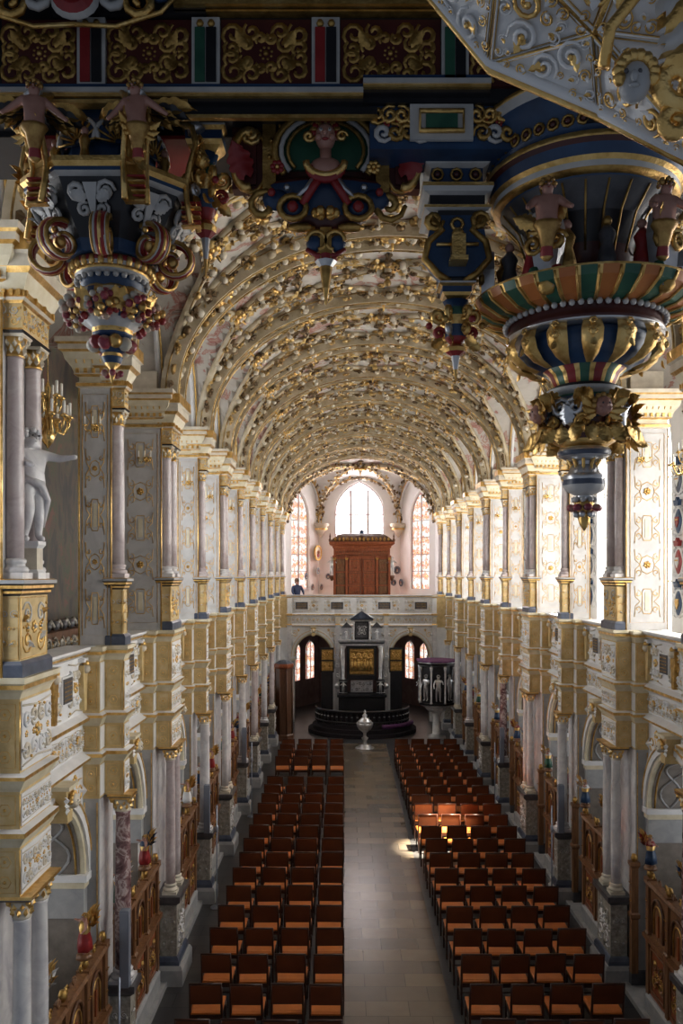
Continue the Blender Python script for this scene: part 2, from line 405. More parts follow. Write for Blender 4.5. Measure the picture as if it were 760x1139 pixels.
# ---------------------------------------------------------------- layout numbers
C = .75
P0, BAY = 7.1, 2.95                 # centre of the first pier pair, spacing
NP = 11
def pk(k): return P0+BAY*k
ORD = ['first','second','third','fourth','fifth','sixth','seventh','eighth','ninth','tenth','eleventh','twelfth','thirteenth','fourteenth','fifteenth','sixteenth','seventeenth','eighteenth','nineteenth','twentieth','twenty-first']
SIDE = {-1:'left', 1:'right'}
TOPV, SPR = 11.6, 8.96
def zb(u): 
    q = 1-(u/3.52)**2
    return SPR+2.64*sqrt(q) if q > 0 else -9
def zt(v):
    q = 1-(v/1.36)**2
    return SPR+1.75*sqrt(q) if q > 0 else SPR
WORLD=.17; EXPO=0.35; SUNE=90000
# ================================================================ the nave walls
FIRST, LAST = 0, 10
walls = {}
for s in (-1,1):
    w = empty('wall_'+SIDE[s], (C,0,0), s); tag(w, kind='structure'); walls[s] = w
def put(src, s, y, flip=1, name=None):
    o = src.copy(); COL.objects.link(o); o.parent = walls[s]; o.location = (0,y,0); o.scale = (1,flip,1); return o
HB = 1.21
T = 5.372
def arc(r, cy, cz, n=14, a0=0, a1=pi): return [(cy+r*cos(a0+(a1-a0)*i/n), cz+r*sin(a0+(a1-a0)*i/n)) for i in range(n+1)]
# parapet run
mb = MB()
mb.sweep([(4.05,T),(3.69,T),(3.69,5.345),(3.73,5.315),(3.73,5.29),(3.80,5.25),(3.80,4.60),(3.76,4.58),(3.71,4.555),(3.71,4.515),(3.80,4.46),(3.80,4.15),(3.76,4.13),(3.69,4.09),(3.69,4.06),(3.80,4.00),(4.05,4.00)],
         -HB, HB, [white,white,white,gold,white,white,white,white,gold,white,white,white,white,gold,white,white])
p_par = mb.build('parapet')
# relief of the parapet: two inscription plaques, herms, scrolls
mb = MB()
F = Fr((3.80,0,4.925), EY, EZ, -EX)
for cy,w_,sd in ((-.78,.5,1),(0,.55,3),(.78,.5,2)):
    relief(mb, Fr(F.p(cy,0,.012),EY,EZ,-EX), w_, .60, white, cream, 2.0, sd, True, True, gold)
for cy in (-1.13,1.13): relief(mb, Fr((3.79,cy,4.925),EY,EZ,-EX), .16, .58, white, cream, .8, 9, True, True, gold)
F2 = Fr((3.80,0,4.305), EY, EZ, -EX)
for i in range(6):
    cy = -1.0+i*.4
    relief(mb, Fr(F2.p(cy,0,.01),EY,EZ,-EX), .36, .26, white, cream, 1.3, 20+i, True, True, gold)
    if i%2==0: cherub(mb, Fr(F2.p(cy+.2,0,.01),EY,EZ,-EX), 0, 0, .055, cream, gold, white)
for sy in (-1,1):   # spandrels
    spiral(mb, Fr((3.8,sy*.93,3.72),EY,EZ,-EX), 0, 0, .15, gold, 1.5, 1, sy, .012)
    leaf(mb, Fr((3.8,sy*.95,3.72),EY,EZ,-EX), 0,0, pi/2-sy*1.8, .28, white)
    spiral(mb, Fr((3.8,sy*1.05,3.40),EY,EZ,-EX), 0, 0, .09, white, 1.5, 2, sy, .012)
    rosette(mb, Fr((3.79,sy*.75,3.88),EY,EZ,-EX), 0,0,.07, gold, cream)
p_rel = mb.build('gilded_relief')
mb = MB()
for cy in (-.40,.42):
    mb.box(3.765,3.80,cy-.16,cy+.16,4.79,5.10, white)
    mb.box(3.755,3.770,cy-.14,cy+.14,4.81,5.08, darkst)
    for j in range(5):   # rows of worn lettering on the plaque, too small to read
        for q in range(5): mb.box(3.752,3.756,cy-.115+q*.048,cy-.083+q*.048,5.03-j*.048,5.042-j*.048, oldgold)
p_plq = mb.build('inscription_plaque')
mb = MB()
for cy,m_ in ((-1.02,yel),(-.02,oldgold),(.98,yel)):
    mb.prism([(-.035,-.30),(.035,-.30),(.085,.12),(.07,.22),(-.07,.22),(-.085,.12)], (3.80,cy,4.94), EY, EZ, -EX, .06, m_)
    mb.ball((3.745,cy,5.12), .06, cream, 7, 5); mb.ball((3.74,cy,5.18), .045, gold, 6, 4)
    mb.box(3.73,3.8,cy-.09,cy+.09,5.20,5.245, white)
p_herm = mb.build('herm_console')
# arcade wall with round arch
mb = MB()
arcp = arc(.95,0,2.75,16)
poly = [(-HB,0),(-.95,0)]+arcp[::-1]+[(.95,0),(HB,0),(HB,4.02),(-HB,4.02)]
mb.prism(poly, (3.80,0,0), EY, EZ, EX, .5, white, side=nichem)
o = len(mb.f)
p_arc = mb.build('arch_wall')
mb = MB()
def band(r0, r1, x0, x1, m, cy=0, cz=2.75, n=18):
    a = arc(r1,cy,cz,n); b_ = arc(r0,cy,cz,n)
    vs=[]; fs=[]
    for (ya,za),(yb,zb_) in zip(a,b_): vs += [(x0,ya,za),(x1,ya,za),(x1,yb,zb_),(x0,yb,zb_)]
    for i in range(n):
        for q in range(4): fs.append((4*i+q,4*i+(q+1)%4,4*i+4+(q+1)%4,4*i+4+q))
    fs += [(0,1,2,3),(4*n,4*n+1,4*n+2,4*n+3)]
    mb.add(vs,fs,m)
band(.95,1.01,3.74,3.80,paleyel); band(1.01,1.10,3.71,3.80,white); band(1.10,1.12,3.695,3.80,gold); band(1.12,1.17,3.72,3.80,white)
band(.935,.952,3.80,4.30,nichem)
for sy in (-1,1):
    mb.box(3.70,4.32,min(sy*.88,sy*1.2),max(sy*.88,sy*1.2),2.68,2.76,white); mb.box(3.73,4.31,min(sy*.91,sy*1.2),max(sy*.91,sy*1.2),2.60,2.68,paleyel)
    mb.box(3.75,4.30,min(sy*.93,sy*1.2),max(sy*.93,sy*1.2),2.25,2.60,greyst)
for ph in (0,pi):   # strap pattern on the soffit
    mb.tube([(4.05+.15*sin(6*a+ph),.925*cos(a),2.75+.925*sin(a)) for a in [pi*i/36 for i in range(37)]], .018, greyst, 4)
for xx in (3.84,4.26): mb.tube([(xx,.93*cos(a),2.75+.93*sin(a)) for a in [pi*i/18 for i in range(19)]], .014, gold, 4)
p_avt = mb.build('archivolt')
mb = MB()
mb.prism([(-.07,-.2),(.07,-.2),(.12,.16),(-.12,.16)], (3.82,0,3.84), EY, EZ, -EX, .22, yel)
mb.box(3.56,3.82,-.15,.15,3.99,4.03,paleyel)
Fk = Fr((3.60,0,3.86),EY,EZ,-EX); cherub(mb, Fk, 0,0,.085, cream, gold, white)
spiral(mb, Fr((3.70,.075,3.8),-EX,EZ,EY), 0,0,.08,gold,1.3,0,1,.012)
p_key = mb.build('keystone')
protos = [p_par,p_rel,p_plq,p_herm,p_arc,p_avt,p_key]
for s in (-1,1):
    for k in range(FIRST, LAST):
        off = .115 if k%2==0 else -.115
        for p in protos: put(p, s, pk(k)+BAY/2+off, 1 if k%2==0 else -1)
# the gallery across the far end uses the same mouldings, a little narrower
GY = 35.45
wall_end = empty('wall_far_gallery',(C,GY-3.8,0),1,pi/2); tag(wall_end,kind='structure')
for dx in (-2.05,0,2.05):
    for p in protos:
        o = p.copy(); COL.objects.link(o); o.parent = wall_end; o.location = (0,dx,0); o.scale = (1,.847,1)
        if p in (p_plq,p_herm): bpy.data.objects.remove(o)
for p in protos: bpy.data.objects.remove(p)
# pier blocks
TP = [(0,3.60),(0,4.0),(.02,4.03),(.06,4.09),(.06,4.13),(0,4.15),(0,4.45),(.02,4.48),(.06,4.55),(.06,4.58),(0,4.60),(0,5.20),(.02,5.25),(.045,5.28),(.045,5.315),(.065,5.33),(.065,T)]
TM = [yel,paleyel,paleyel,gold,white, yel,paleyel,paleyel,gold,white, yel,paleyel,paleyel,gold,paleyel,paleyel]
def pier_block(hy, kind):
    mb = MB()
    mb.ring(3.37,3.62,-hy,hy,TP,TM)
    ha = hy+(.16 if kind==0 else .18)
    mb.ring(3.605,3.95,-ha,ha,[(o*.8,z-.006) for o,z in TP],TM)
    # grey pilaster down to the floor with gilt edges
    mb.box(3.62,3.90,-ha+.01,ha-.01,.3,3.60,greyst)
    mb.ring(3.58,3.92,-ha+.03,ha-.03,[(.04,0),(.04,.28),(0,.32)],[darkst,darkst])
    for xx in (3.628,3.775): mb.box(xx,xx+.012,-ha-.0,-ha+.012,.5,3.55,gold)
    mb.box(3.608,3.63,-ha+.015,ha-.015,.4,3.58,whitem)
    for z0,z1 in ((3.62,3.98),(4.17,4.43),(4.62,5.18)): mb.box(3.597,3.61,-ha+.012,ha-.012,z0,z1,white)
    # white relief skin on the nave face
    for z0,z1 in ((3.62,3.98),(4.17,4.43),(4.62,5.18)):
        mb.box(3.358,3.372,-hy+.015,hy-.015,z0,z1,white)
        relief(mb, Fr((3.355,0,(z0+z1)/2),EY,EZ,-EX), 2*hy-.05, z1-z0-.05, white, cream, 1.3, int(z0*10), True, True, gold)
        for sx,(xa,xb) in enumerate(((3.385,3.60),(3.62,3.79))):
            F = Fr(((xa+xb)/2,-hy if sx==0 else -ha,(z0+z1)/2),EX,EZ,-EY); w_=(xb-xa)*.4; h_=(z1-z0)*.46
            mb.tube([F.p(-w_,-h_),F.p(w_,-h_),F.p(w_,h_),F.p(-w_,h_)],.004,gold,4,closed=True)
            nn = max(1,int(round((z1-z0)/.2)))
            for q in range(nn):
                cy = -h_+(q+.5)*2*h_/nn
                mb.tube([F.p(w_*.6*cos(a),cy+w_*.6*sin(a)) for a in [i*pi/3 for i in range(6)]],.0035,gold,4,closed=True)
                mb.ball(F.p(0,cy),.016,gold,5,3)
        if True:
            for sy in (-1,1): mb.tube([(3.37,sy*hy,z0),(3.37,sy*hy,z1)],.006,gold,4)
    return mb.build('pier_block')
# upper pier (marbled, with gilded strapwork) and its cornice
def upper_pier(hy, u1):
    mb = MB(); w_ = u1-3.52
    mb.box(3.52,u1,-hy,hy,T,8.46,pierg)
    for xx in (3.52,u1):
        for yy in (-hy,hy): mb.tube([(xx,yy,T),(xx,yy,8.46)],.012,gold,4)
    F = Fr(((3.52+u1)/2,-hy-.001,(T+8.46)/2),EX,EZ,-EY); strapwork(mb,F,w_-.03,2.95,gold)
    a = mb.build('upper_pier')
    mb = MB()
    prof = [(.0,8.42),(.03,8.44),(.03,8.48),(.0,8.50),(.0,8.56),(.05,8.58),(.05,8.61),(.07,8.66),(.13,8.74),(.15,8.82),(.19,8.84),(.19,8.90),(.22,8.92),(.22,8.98),(.05,9.0)]
    mats = [cream,gold,cream,paleyel,gold,cream,paleyel,paleyel,paleyel,gold,cream,gold,cream,cream]
    mb.ring(3.52,u1,-hy,hy,prof,mats)
    nx = max(3,int(w_/.09))
    for i in range(nx+1):
        x = 3.52+w_*i/nx; mb.box(x-.02,x+.02,-hy-.075,-hy-.03,8.59,8.645,gold)
        F = Fr((x,-hy-.10,8.74),EX,EZ,-EY); leaf(mb,F,0,-.05,pi/2,.10,gold,.01,.35)
    for i in range(5):
        y = -hy+2*hy*i/4; mb.box(3.455,3.50,y-.02,y+.02,8.59,8.645,gold)
    mb.box(3.60,u1-.05,-hy+.04,hy-.04,8.98,9.3,cream)
    return a, mb.build('pier_cornice')
for hy,par,u1 in ((.35,0,4.15),(.12,1,3.90)):
    ps = [pier_block(hy,par), *upper_pier(hy,u1)]
    for s in (-1,1):
        for k in range(FIRST, LAST+1):
            if k%2==par:
                for p in ps: put(p, s, pk(k))
    for p in ps: bpy.data.objects.remove(p)
# ---------------------------------------------------------------- columns (things)
def capital(mb, x, y, z0, z1, r, m1, m2):
    h = z1-z0
    mb.lathe(x,y,[(r*1.0,z0),(r*1.15,z0+h*.06),(r*.98,z0+h*.12),(r*1.1,z0+h*.5),(r*1.45,z0+h*.86)],12,m1)
    mb.ring(x-r*1.35,x+r*1.35,y-r*1.35,y+r*1.35,[(0,z0+h*.86),(r*.15,z0+h*.93),(r*.15,z1)],[m2,m2])
    for row,(zz,rr,L) in enumerate(((.12,1.0,.42),(.42,1.08,.42))):
        for i in range(8):
            a = 2*pi*(i+row*.5)/8; c_,s_ = cos(a),sin(a)
            F = Fr((x+r*rr*c_,y+r*rr*s_,z0+h*zz),(-s_,c_,0),EZ,(c_,s_,0)); leaf(mb,F,0,0,pi/2,h*L,m2,.012,.3)
    for i in range(4):
        a = pi/4+i*pi/2; mb.ball((x+r*1.6*cos(a),y+r*1.6*sin(a),z0+h*.78), r*.32, m2, 6, 4)
def cbase(mb, x, y, z, h, r, m):
    mb.ring(x-r*1.45,x+r*1.45,y-r*1.45,y+r*1.45,[(0,z),(0,z+h*.3)],m)
    mb.lathe(x,y,[(r*1.42,z+h*.3),(r*1.5,z+h*.42),(r*1.4,z+h*.55),(r*1.15,z+h*.6),(r*1.1,z+h*.72),(r*1.25,z+h*.78),(r*1.25,z+h*.9),(r*1.0,z+h)],16,m)
def lower_column(double, sm):
    root = empty('arcade_column'); hy = .33 if double else .12
    mb = MB(); mb.ring(-.15,.13,-hy,hy,[(.08,0),(.08,.24),(.05,.30)],[greyst,greyst]); mb.build('plinth',root)
    mb = MB(); mb.ring(-.13,.12,-hy,hy,[(.045,.30),(.045,.36),(.02,.41),(0,.43),(0,1.20)],[slateb,slateb,slateb,relst])
    mb.ring(-.13,.12,-hy,hy,[(0,1.20),(.03,1.23),(.06,1.26),(.06,1.34)],[darkst]*3)
    F = Fr((-.131,0,.81),EY,EZ,-EX); relief(mb,F,2*hy-.06,.7,whitem,relst,.6,5)
    F = Fr((-.0,-hy-.001,.81),EX,EZ,-EY); relief(mb,F,.2,.66,relst,greyst,.5,6)
    mb.build('pedestal',root)
    for y in ((-.2,.2) if double else (0,)):
        r = .075 if double else .095
        mb = MB(); cbase(mb,-.01,y,1.34,.16,r,cream if double else whitem); mb.build('column_base',root)
        mb = MB(); mb.lathe(-.01,y,[(r,1.50),(r*1.02,1.9),(r*1.0,2.6),(r*.88,3.34),(r*.98,3.36),(r*.98,3.38)],18,sm); mb.build('column_shaft',root)
        mb = MB(); capital(mb,-.01,y,3.38,3.56,r*.95,cream,gold); mb.build('capital',root)
    mb = MB(); mb.ring(-.10,.10,-hy+.02,hy-.02,[(.03,3.555),(.045,3.575),(.045,3.60)],[darkst,gold]); mb.build('abacus',root)
    return root
def upper_column(double, sm):
    root = empty('gallery_column'); hy = .33 if double else .11
    mb = MB()
    mb.ring(-.10,.10,-hy,hy,[(.02,0),(.02,.10),(0,.13)],[slateb,slateb])
    mb.ring(-.10,.10,-hy,hy,[(-.015,.13),(-.015,.66),(.01,.68),(.01,.70),(.03,.72),(.03,.745),(.05,.76),(.05,.79),(.03,.80)],[yel,blackp,gold,blackp,gold,blackp,greyst,gold])
    for F,w_ in ((Fr((0,-hy+.014,.395),EX,EZ,-EY),.15),(Fr((-.086,0,.395),EY,EZ,-EX),2*hy-.06)):
        relief(mb,F,w_,.46,gold,whitep,.5 if w_<.2 else .8,11)
        mb.tube([F.p(-w_/2,-.25),F.p(w_/2,-.25),F.p(w_/2,.25),F.p(-w_/2,.25)],.005,gold,4,closed=True)
    mb.build('pedestal',root)
    for y in ((-.2,.2) if double else (0,)):
        r = .075
        mb = MB(); cbase(mb,0,y,.80,.17,r,pinkm if not double else whitem); mb.build('column_base',root)
        mb = MB(); mb.lathe(0,y,[(r,.97),(r*1.02,1.4),(r,2.0),(r*.88,2.58),(r*.98,2.60),(r*.98,2.62)],18,sm); mb.build('column_shaft',root)
        mb = MB(); capital(mb,0,y,2.62,2.80,r*.95,gold,cream); mb.build('capital',root)
    mb = MB()
    mb.ring(-.10,.13,-hy+.02,hy-.02,[(.0,2.80),(.02,2.82),(.0,2.84),(0,3.04),(.02,3.06),(.04,3.08),(.03,3.14),(.08,3.26),(.12,3.30),(.12,3.40),(.15,3.42),(.15,3.56),(.02,3.60)],
            [blackp,gold,yel,gold,cream,gold,paleyel,gold,cream,cream,gold,cream])
    relief(mb,Fr((.01,-hy+.018,2.94),EX,EZ,-EY),.2,.18,gold,whitep,.5,4)
    relief(mb,Fr((-.101,0,2.94),EY,EZ,-EX),2*hy-.08,.18,gold,whitep,.8,4)
    for i in range(4):
        for y in (-hy+.02+ (2*hy-.04)*i/3,): mb.box(-.15,-.11,y-.015,y+.015,3.09,3.14,gold)
        x = -.09+.06*i; mb.box(x-.015,x+.015,-hy-.03,-hy+.01,3.09,3.14,gold)
    mb.build('entablature',root)
    return root
SH_U = {(-1,0):pinkm}
lowp = {(d,m.name):lower_column(d,m) for d,m in ((True,whitem),(True,pinkm),(False,purplem),(False,whitem))}
upp = {(d,m.name):upper_column(d,m) for d,m in ((True,pinkm),(False,pinkm))}
nsame = {}
for s in (-1,1):
    for k in range(FIRST, LAST+1):
        d = k%2==0
        m_ = (whitem if k in (0,4) or s==1 else pinkm) if d else (purplem if k==1 or (s==1 and k==5) else whitem)
        o = copy_tree(lowp[(d,m_.name)]); o.location = (C+s*3.42, pk(k), 0); o.scale = (s,1,1)
        word = 'paired' if d else 'single'; n_ = ORD[k//2]
        mw = {'white_marble':'white','pink_grey_marble':'pinkish','purple_marble':'dark purple veined'}[m_.name]
        tag(o, f'{word} {mw} marble lower column, {n_} {word} one along the {SIDE[s]} arcade', 'column', f'{word} columns of the {SIDE[s]} lower arcade')
        o = copy_tree(upp[(d,'pink_grey_marble')]); o.location = (C+s*3.47, pk(k), T); o.scale = (s,1,1)
        tag(o, f'{word} pinkish column on ochre pedestal, {n_} {word} one along the {SIDE[s]} gallery', 'column', f'{word} columns of the {SIDE[s]} gallery')
def kill(o):
    for c_ in list(o.children): kill(c_)
    bpy.data.objects.remove(o)
for o in list(lowp.values())+list(upp.values()): kill(o)
# ---------------------------------------------------------------- outer aisle walls, galleries, windows
glLow = glass('daylight_glass_low', 1.3, False, (.95,.97,1))
glR = glass('daylight_glass_right', 11.0, False, (1,.97,.93)); glL = glass('daylight_glass_left', 5.0, False, (.93,.96,1))
glS = glass('stained_glass', 1.0, True, (1,.95,.85), .92); glP = glass('pale_stained_glass', 11.0, True, (1,.93,.95), .12)
def pointed(w, z0, zs, za, n=7):
    """outline of a pointed opening, counter-clockwise from lower left"""
    pts = [(-w,z0),(w,z0),(w,zs)]; arc_ = [(-w+2*w*cos(i*pi/3/n), zs+(za-zs)*sin(i*pi/3/n)/sin(pi/3)) for i in range(1,n)]
    pts += arc_; pts.append((0,za)); pts += [(-a,b) for a,b in arc_[::-1]]
    pts.append((-w,zs)); return pts
def holed(mb, hw, z0, z1, op, o, ux, uy, un, t, m):
    """wall panel of half width hw with one opening (outline op)"""
    w = max(a for a,b in op); zl = min(b for a,b in op)
    if zl > z0: mb.prism([(-hw,z0),(hw,z0),(hw,zl),(-hw,zl)],o,ux,uy,un,t,m)
    top = sorted([p for p in op if p[1] > zl], key=lambda p:0)
    i0 = op.index((w,zl)) if (w,zl) in op else 1
    rim = op[i0:]   # from (w,zl) over the top ...
    rim = [p for p in rim]+[op[0]]
    k_ = max(range(len(rim)), key=lambda i: rim[i][1])
    right = rim[:k_+1]; left = rim[k_:]
    mb.prism([(hw,zl)]+[(hw,z1),(rim[k_][0],z1)]+right[::-1],o,ux,uy,un,t,m)
    mb.prism([(-hw,zl)]+left[::-1]+[(rim[k_][0],z1),(-hw,z1)],o,ux,uy,un,t,m)
UO = 4.7
upo = pointed(.57,5.25,8.1,9.35); loo = pointed(.62,1.9,3.0,3.7)
nwin = 0
def window(o, ux, uy, un, op, gm, bars, name=None, tr=cream, stained=False):
    global nwin; nwin += 1
    w_ = empty(f'window_{nwin}', (0,0,0)); tag(w_, kind='structure')
    mb = MB(); mb.prism(op,(0,0,0),EX,EY,EZ,.02,gm); p = mb.build('window_pane',w_)
    Mx = Matrix((Vector(ux),Vector(uy),Vector(un))).transposed().to_4x4(); Mx.translation = Vector(o); p.matrix_local = Mx
    mb = MB(); zc = Vector(o)
    F = Fr(o,ux,uy,un); W = max(a for a,b in op); z0 = min(b for a,b in op); z1 = max(b for a,b in op)
    for x in bars[0]: 
        zz = z1-(z1-z0)*.02-abs(x)/W*(z1-z0)*.22
        mb.tube([F.p(x,z0,-.03),F.p(x,zz,-.03)],bars[2],tr,6)
    for z in bars[1]: 
        ww = W if z < z0+.7*(z1-z0) else W*.75
        mb.tube([F.p(-ww,z,-.03),F.p(ww,z,-.03)],bars[2]*.5,tr,4)
    mb.tube([F.p(a,b,-.02) for a,b in op],bars[2]*1.1,tr,5,closed=True)
    mb.build('window_frame',w_)
    return w_
for s in (-1,1):
    mb = MB()
    X0 = C+s*UO
    for k in range(-1, LAST+1):
        yc = pk(k)+BAY/2
        solid = (s==-1 and k in (0,1))
        o_ = (X0,yc,0)
        if solid: mb.prism([(-BAY/2,4.3),(BAY/2,4.3),(BAY/2,10.9),(-BAY/2,10.9)],o_,EY,EZ,EX*s,.3,lime)
        else:
            holed(mb,BAY/2,4.3,10.9,upo,o_,EY,EZ,EX*s,.3,lime)
            window((X0+s*.2,yc,0),EY,EZ,EX*s,upo,glR if s==1 else glL,((-.19,.19),(6.1,7.0,7.9,8.6),.03))
        holed(mb,BAY/2,0,4.3,loo,o_,EY,EZ,EX*s,.3,lime)
        if k >= 0: window((X0+s*.2,yc,0),EY,EZ,EX*s,loo,glLow,((0,),(2.4,2.9),.025))
    wo = mb.build(f'wall_{SIDE[s]}_aisle'); tag(wo,kind='structure')
    mb = MB(); a,b = sorted((C+s*3.9,C+s*UO)); mb.box(a,b,4.2,38,4.28,4.40,cream)
    tag(mb.build(f'floor_{SIDE[s]}_gallery'),kind='structure')
# ================================================================ vault
DARK = .5
ceil = empty('ceiling',(C,0,0)); tag(ceil,kind='structure')
def vbay():
    us = [0,.4,.8,1.2,1.6,1.95,2.25,2.5,2.64,2.8,2.95,3.1,3.22,3.32,3.4,3.46,3.5,3.52,3.53,3.9,4.4,4.9,5.35]
    us = [-u for u in us[:0:-1]]+us
    vs_ = [-BAY/2,-1.36,-1.34,-1.28,-1.18,-1.05,-.9,-.72,-.54,-.36,-.18,0]
    vs_ = vs_+[-v for v in vs_[-2::-1]]
    V=[]; Fs=[]
    for v in vs_:
        for u in us:
            z = max(zb(abs(u)), zt(v)); V.append((u,v,z))
    n = len(us)
    for j in range(len(vs_)-1):
        for i in range(n-1): Fs.append((j*n+i,j*n+i+1,(j+1)*n+i+1,(j+1)*n+i))
    mb = MB(); mb.add(V,Fs,vault_m,False)
    return mb.build('vault_web')
vw = vbay()
def frame_at(u, v, on='b'):
    """frame tangent to the barrel at (u,v), normal pointing down/inwards"""
    e = .02; z0 = zb(min(abs(u),3.515)); z1 = zb(min(abs(u)+e,3.517))
    s_ = 1 if u >= 0 else -1
    t = Vector((s_*e,0,z1-z0)).normalized(); n = Vector((-t.z*s_ if False else -t.z,0,t.x))
    if n.z > 0: n = -n
    return Fr((u,v,z0), EY, t, n)
SHp = 3.52
def bpt(th, v, r=0):   # barrel point at angle th (0 spring left..pi), r inside
    return ((SHp-r)*-cos(th), v, SPR+(2.64-r)*sin(th))
def bfr(th, v):
    nx = cos(th)/SHp; nz = -sin(th)/2.64; n = Vector((nx,0,nz)).normalized(); t = Vector((n.z,0,-n.x))
    return Fr(bpt(th,v), EY, t, n)
def boss(mb, F, r):
    rosette(mb,F,0,0,r,gold,cream,7,r*.3,False)
    for i in range(8): leaf(mb,F,r*.7*cos(i*pi/4),r*.7*sin(i*pi/4),i*pi/4,r*.7,vgold if i%2 else cream,.02,.3)
    mb.tube([F.p(0,0,r*.3),F.p(0,0,r*1.3)],[r*.25,r*.05],gold,6)
def orn(mb, F, a, b, r, i, rd):
    q = i%5; g1 = umber if rd.random()<DARK else vgold; g2 = rd.choice((vcream,vgold,umber))
    if q==0: rosette(mb,F,a,b,r,g1,g2,5,.02)
    elif q==1:
        for j in range(3): leaf(mb,F,a,b,rd.uniform(0,6.28),r*1.8,g1 if j else g2,.02,.3)
    elif q==2: mb.ball(F.p(a,b,.03),r*.8,g2,6,4,(1,1,.7),F.rot()); leaf(mb,F,a,b,rd.uniform(0,6.28),r*1.9,g1)
    elif q==3: spiral(mb,F,a,b,r,g1,1.2,rd.uniform(0,6.28),1,r*.24,4,8,.03)
    else:
        mb.ball(F.p(a,b,.05),r*.7,cream,6,4); mb.ball(F.p(a,b+r*.5,.04),r*.55,g1,5,4)
        for sx in (-1,1): leaf(mb,F,a+sx*r*.3,b,pi/2-sx*1.2,r*1.9,g2,.02,.3)
def transverse(hw, nrow, name):
    """transverse arch band with mouldings and ornaments"""
    mb = MB(); N = 44; rd = random.Random(3)
    for (v0,v1,d,m_) in ((-hw,hw,.07,vcream),(-hw-.045,-hw+.045,.24,vcream),(hw-.045,hw+.045,.24,vcream)):
        V=[];Fs=[]
        for i in range(N+1):
            th = pi*i/N
            V += [bpt(th,v0,-.02),bpt(th,v0,d),bpt(th,v1,d),bpt(th,v1,-.02)]
        for i in range(N):
            for q in range(4): Fs.append((4*i+q,4*i+(q+1)%4,4*i+4+(q+1)%4,4*i+4+q))
        mb.add(V,Fs,m_)
    for v in (-hw,hw): mb.tube([bpt(pi*i/N,v,.248) for i in range(N+1)],.015,vgold,5)
    for v in (-hw-.045,hw+.045): mb.tube([bpt(pi*i/N,v,.06) for i in range(N+1)],.012,vgold,4)
    rib = mb.build(name)
    mb = MB(); n = 52
    for i in range(n):
        th = pi*(i+.5)/n; F = bfr(th,0); F.o = F.o+F.n*.13
        for j in range(nrow):
            orn(mb,F,(j-(nrow-1)/2)*(2*hw/nrow)+rd.uniform(-.02,.02),rd.uniform(-.03,.03),.085,i+j*2,rd)
        for sx in (-1,1):     # foliage hanging over the edges
            if i%2==(sx>0): orn(mb,F,sx*(hw+.13),0,.10,i+1,rd)
    for th in (pi*.5,pi*.36,pi*.64,pi*.22,pi*.78):
        F = bfr(th,0); F.o = F.o+F.n*.1; boss(mb,F,.20)
        cherub(mb,Fr(F.p(.0,-.3,0),F.x,F.y,F.n),0,0,.1,cream,vgold,cream)
    g = mb.build('gilded_ornament')
    return rib, g
def arch_u(v):  # u where barrel meets lunette
    z = zt(v); q = 1-((z-SPR)/2.64)**2
    return SHp*sqrt(max(q,0))
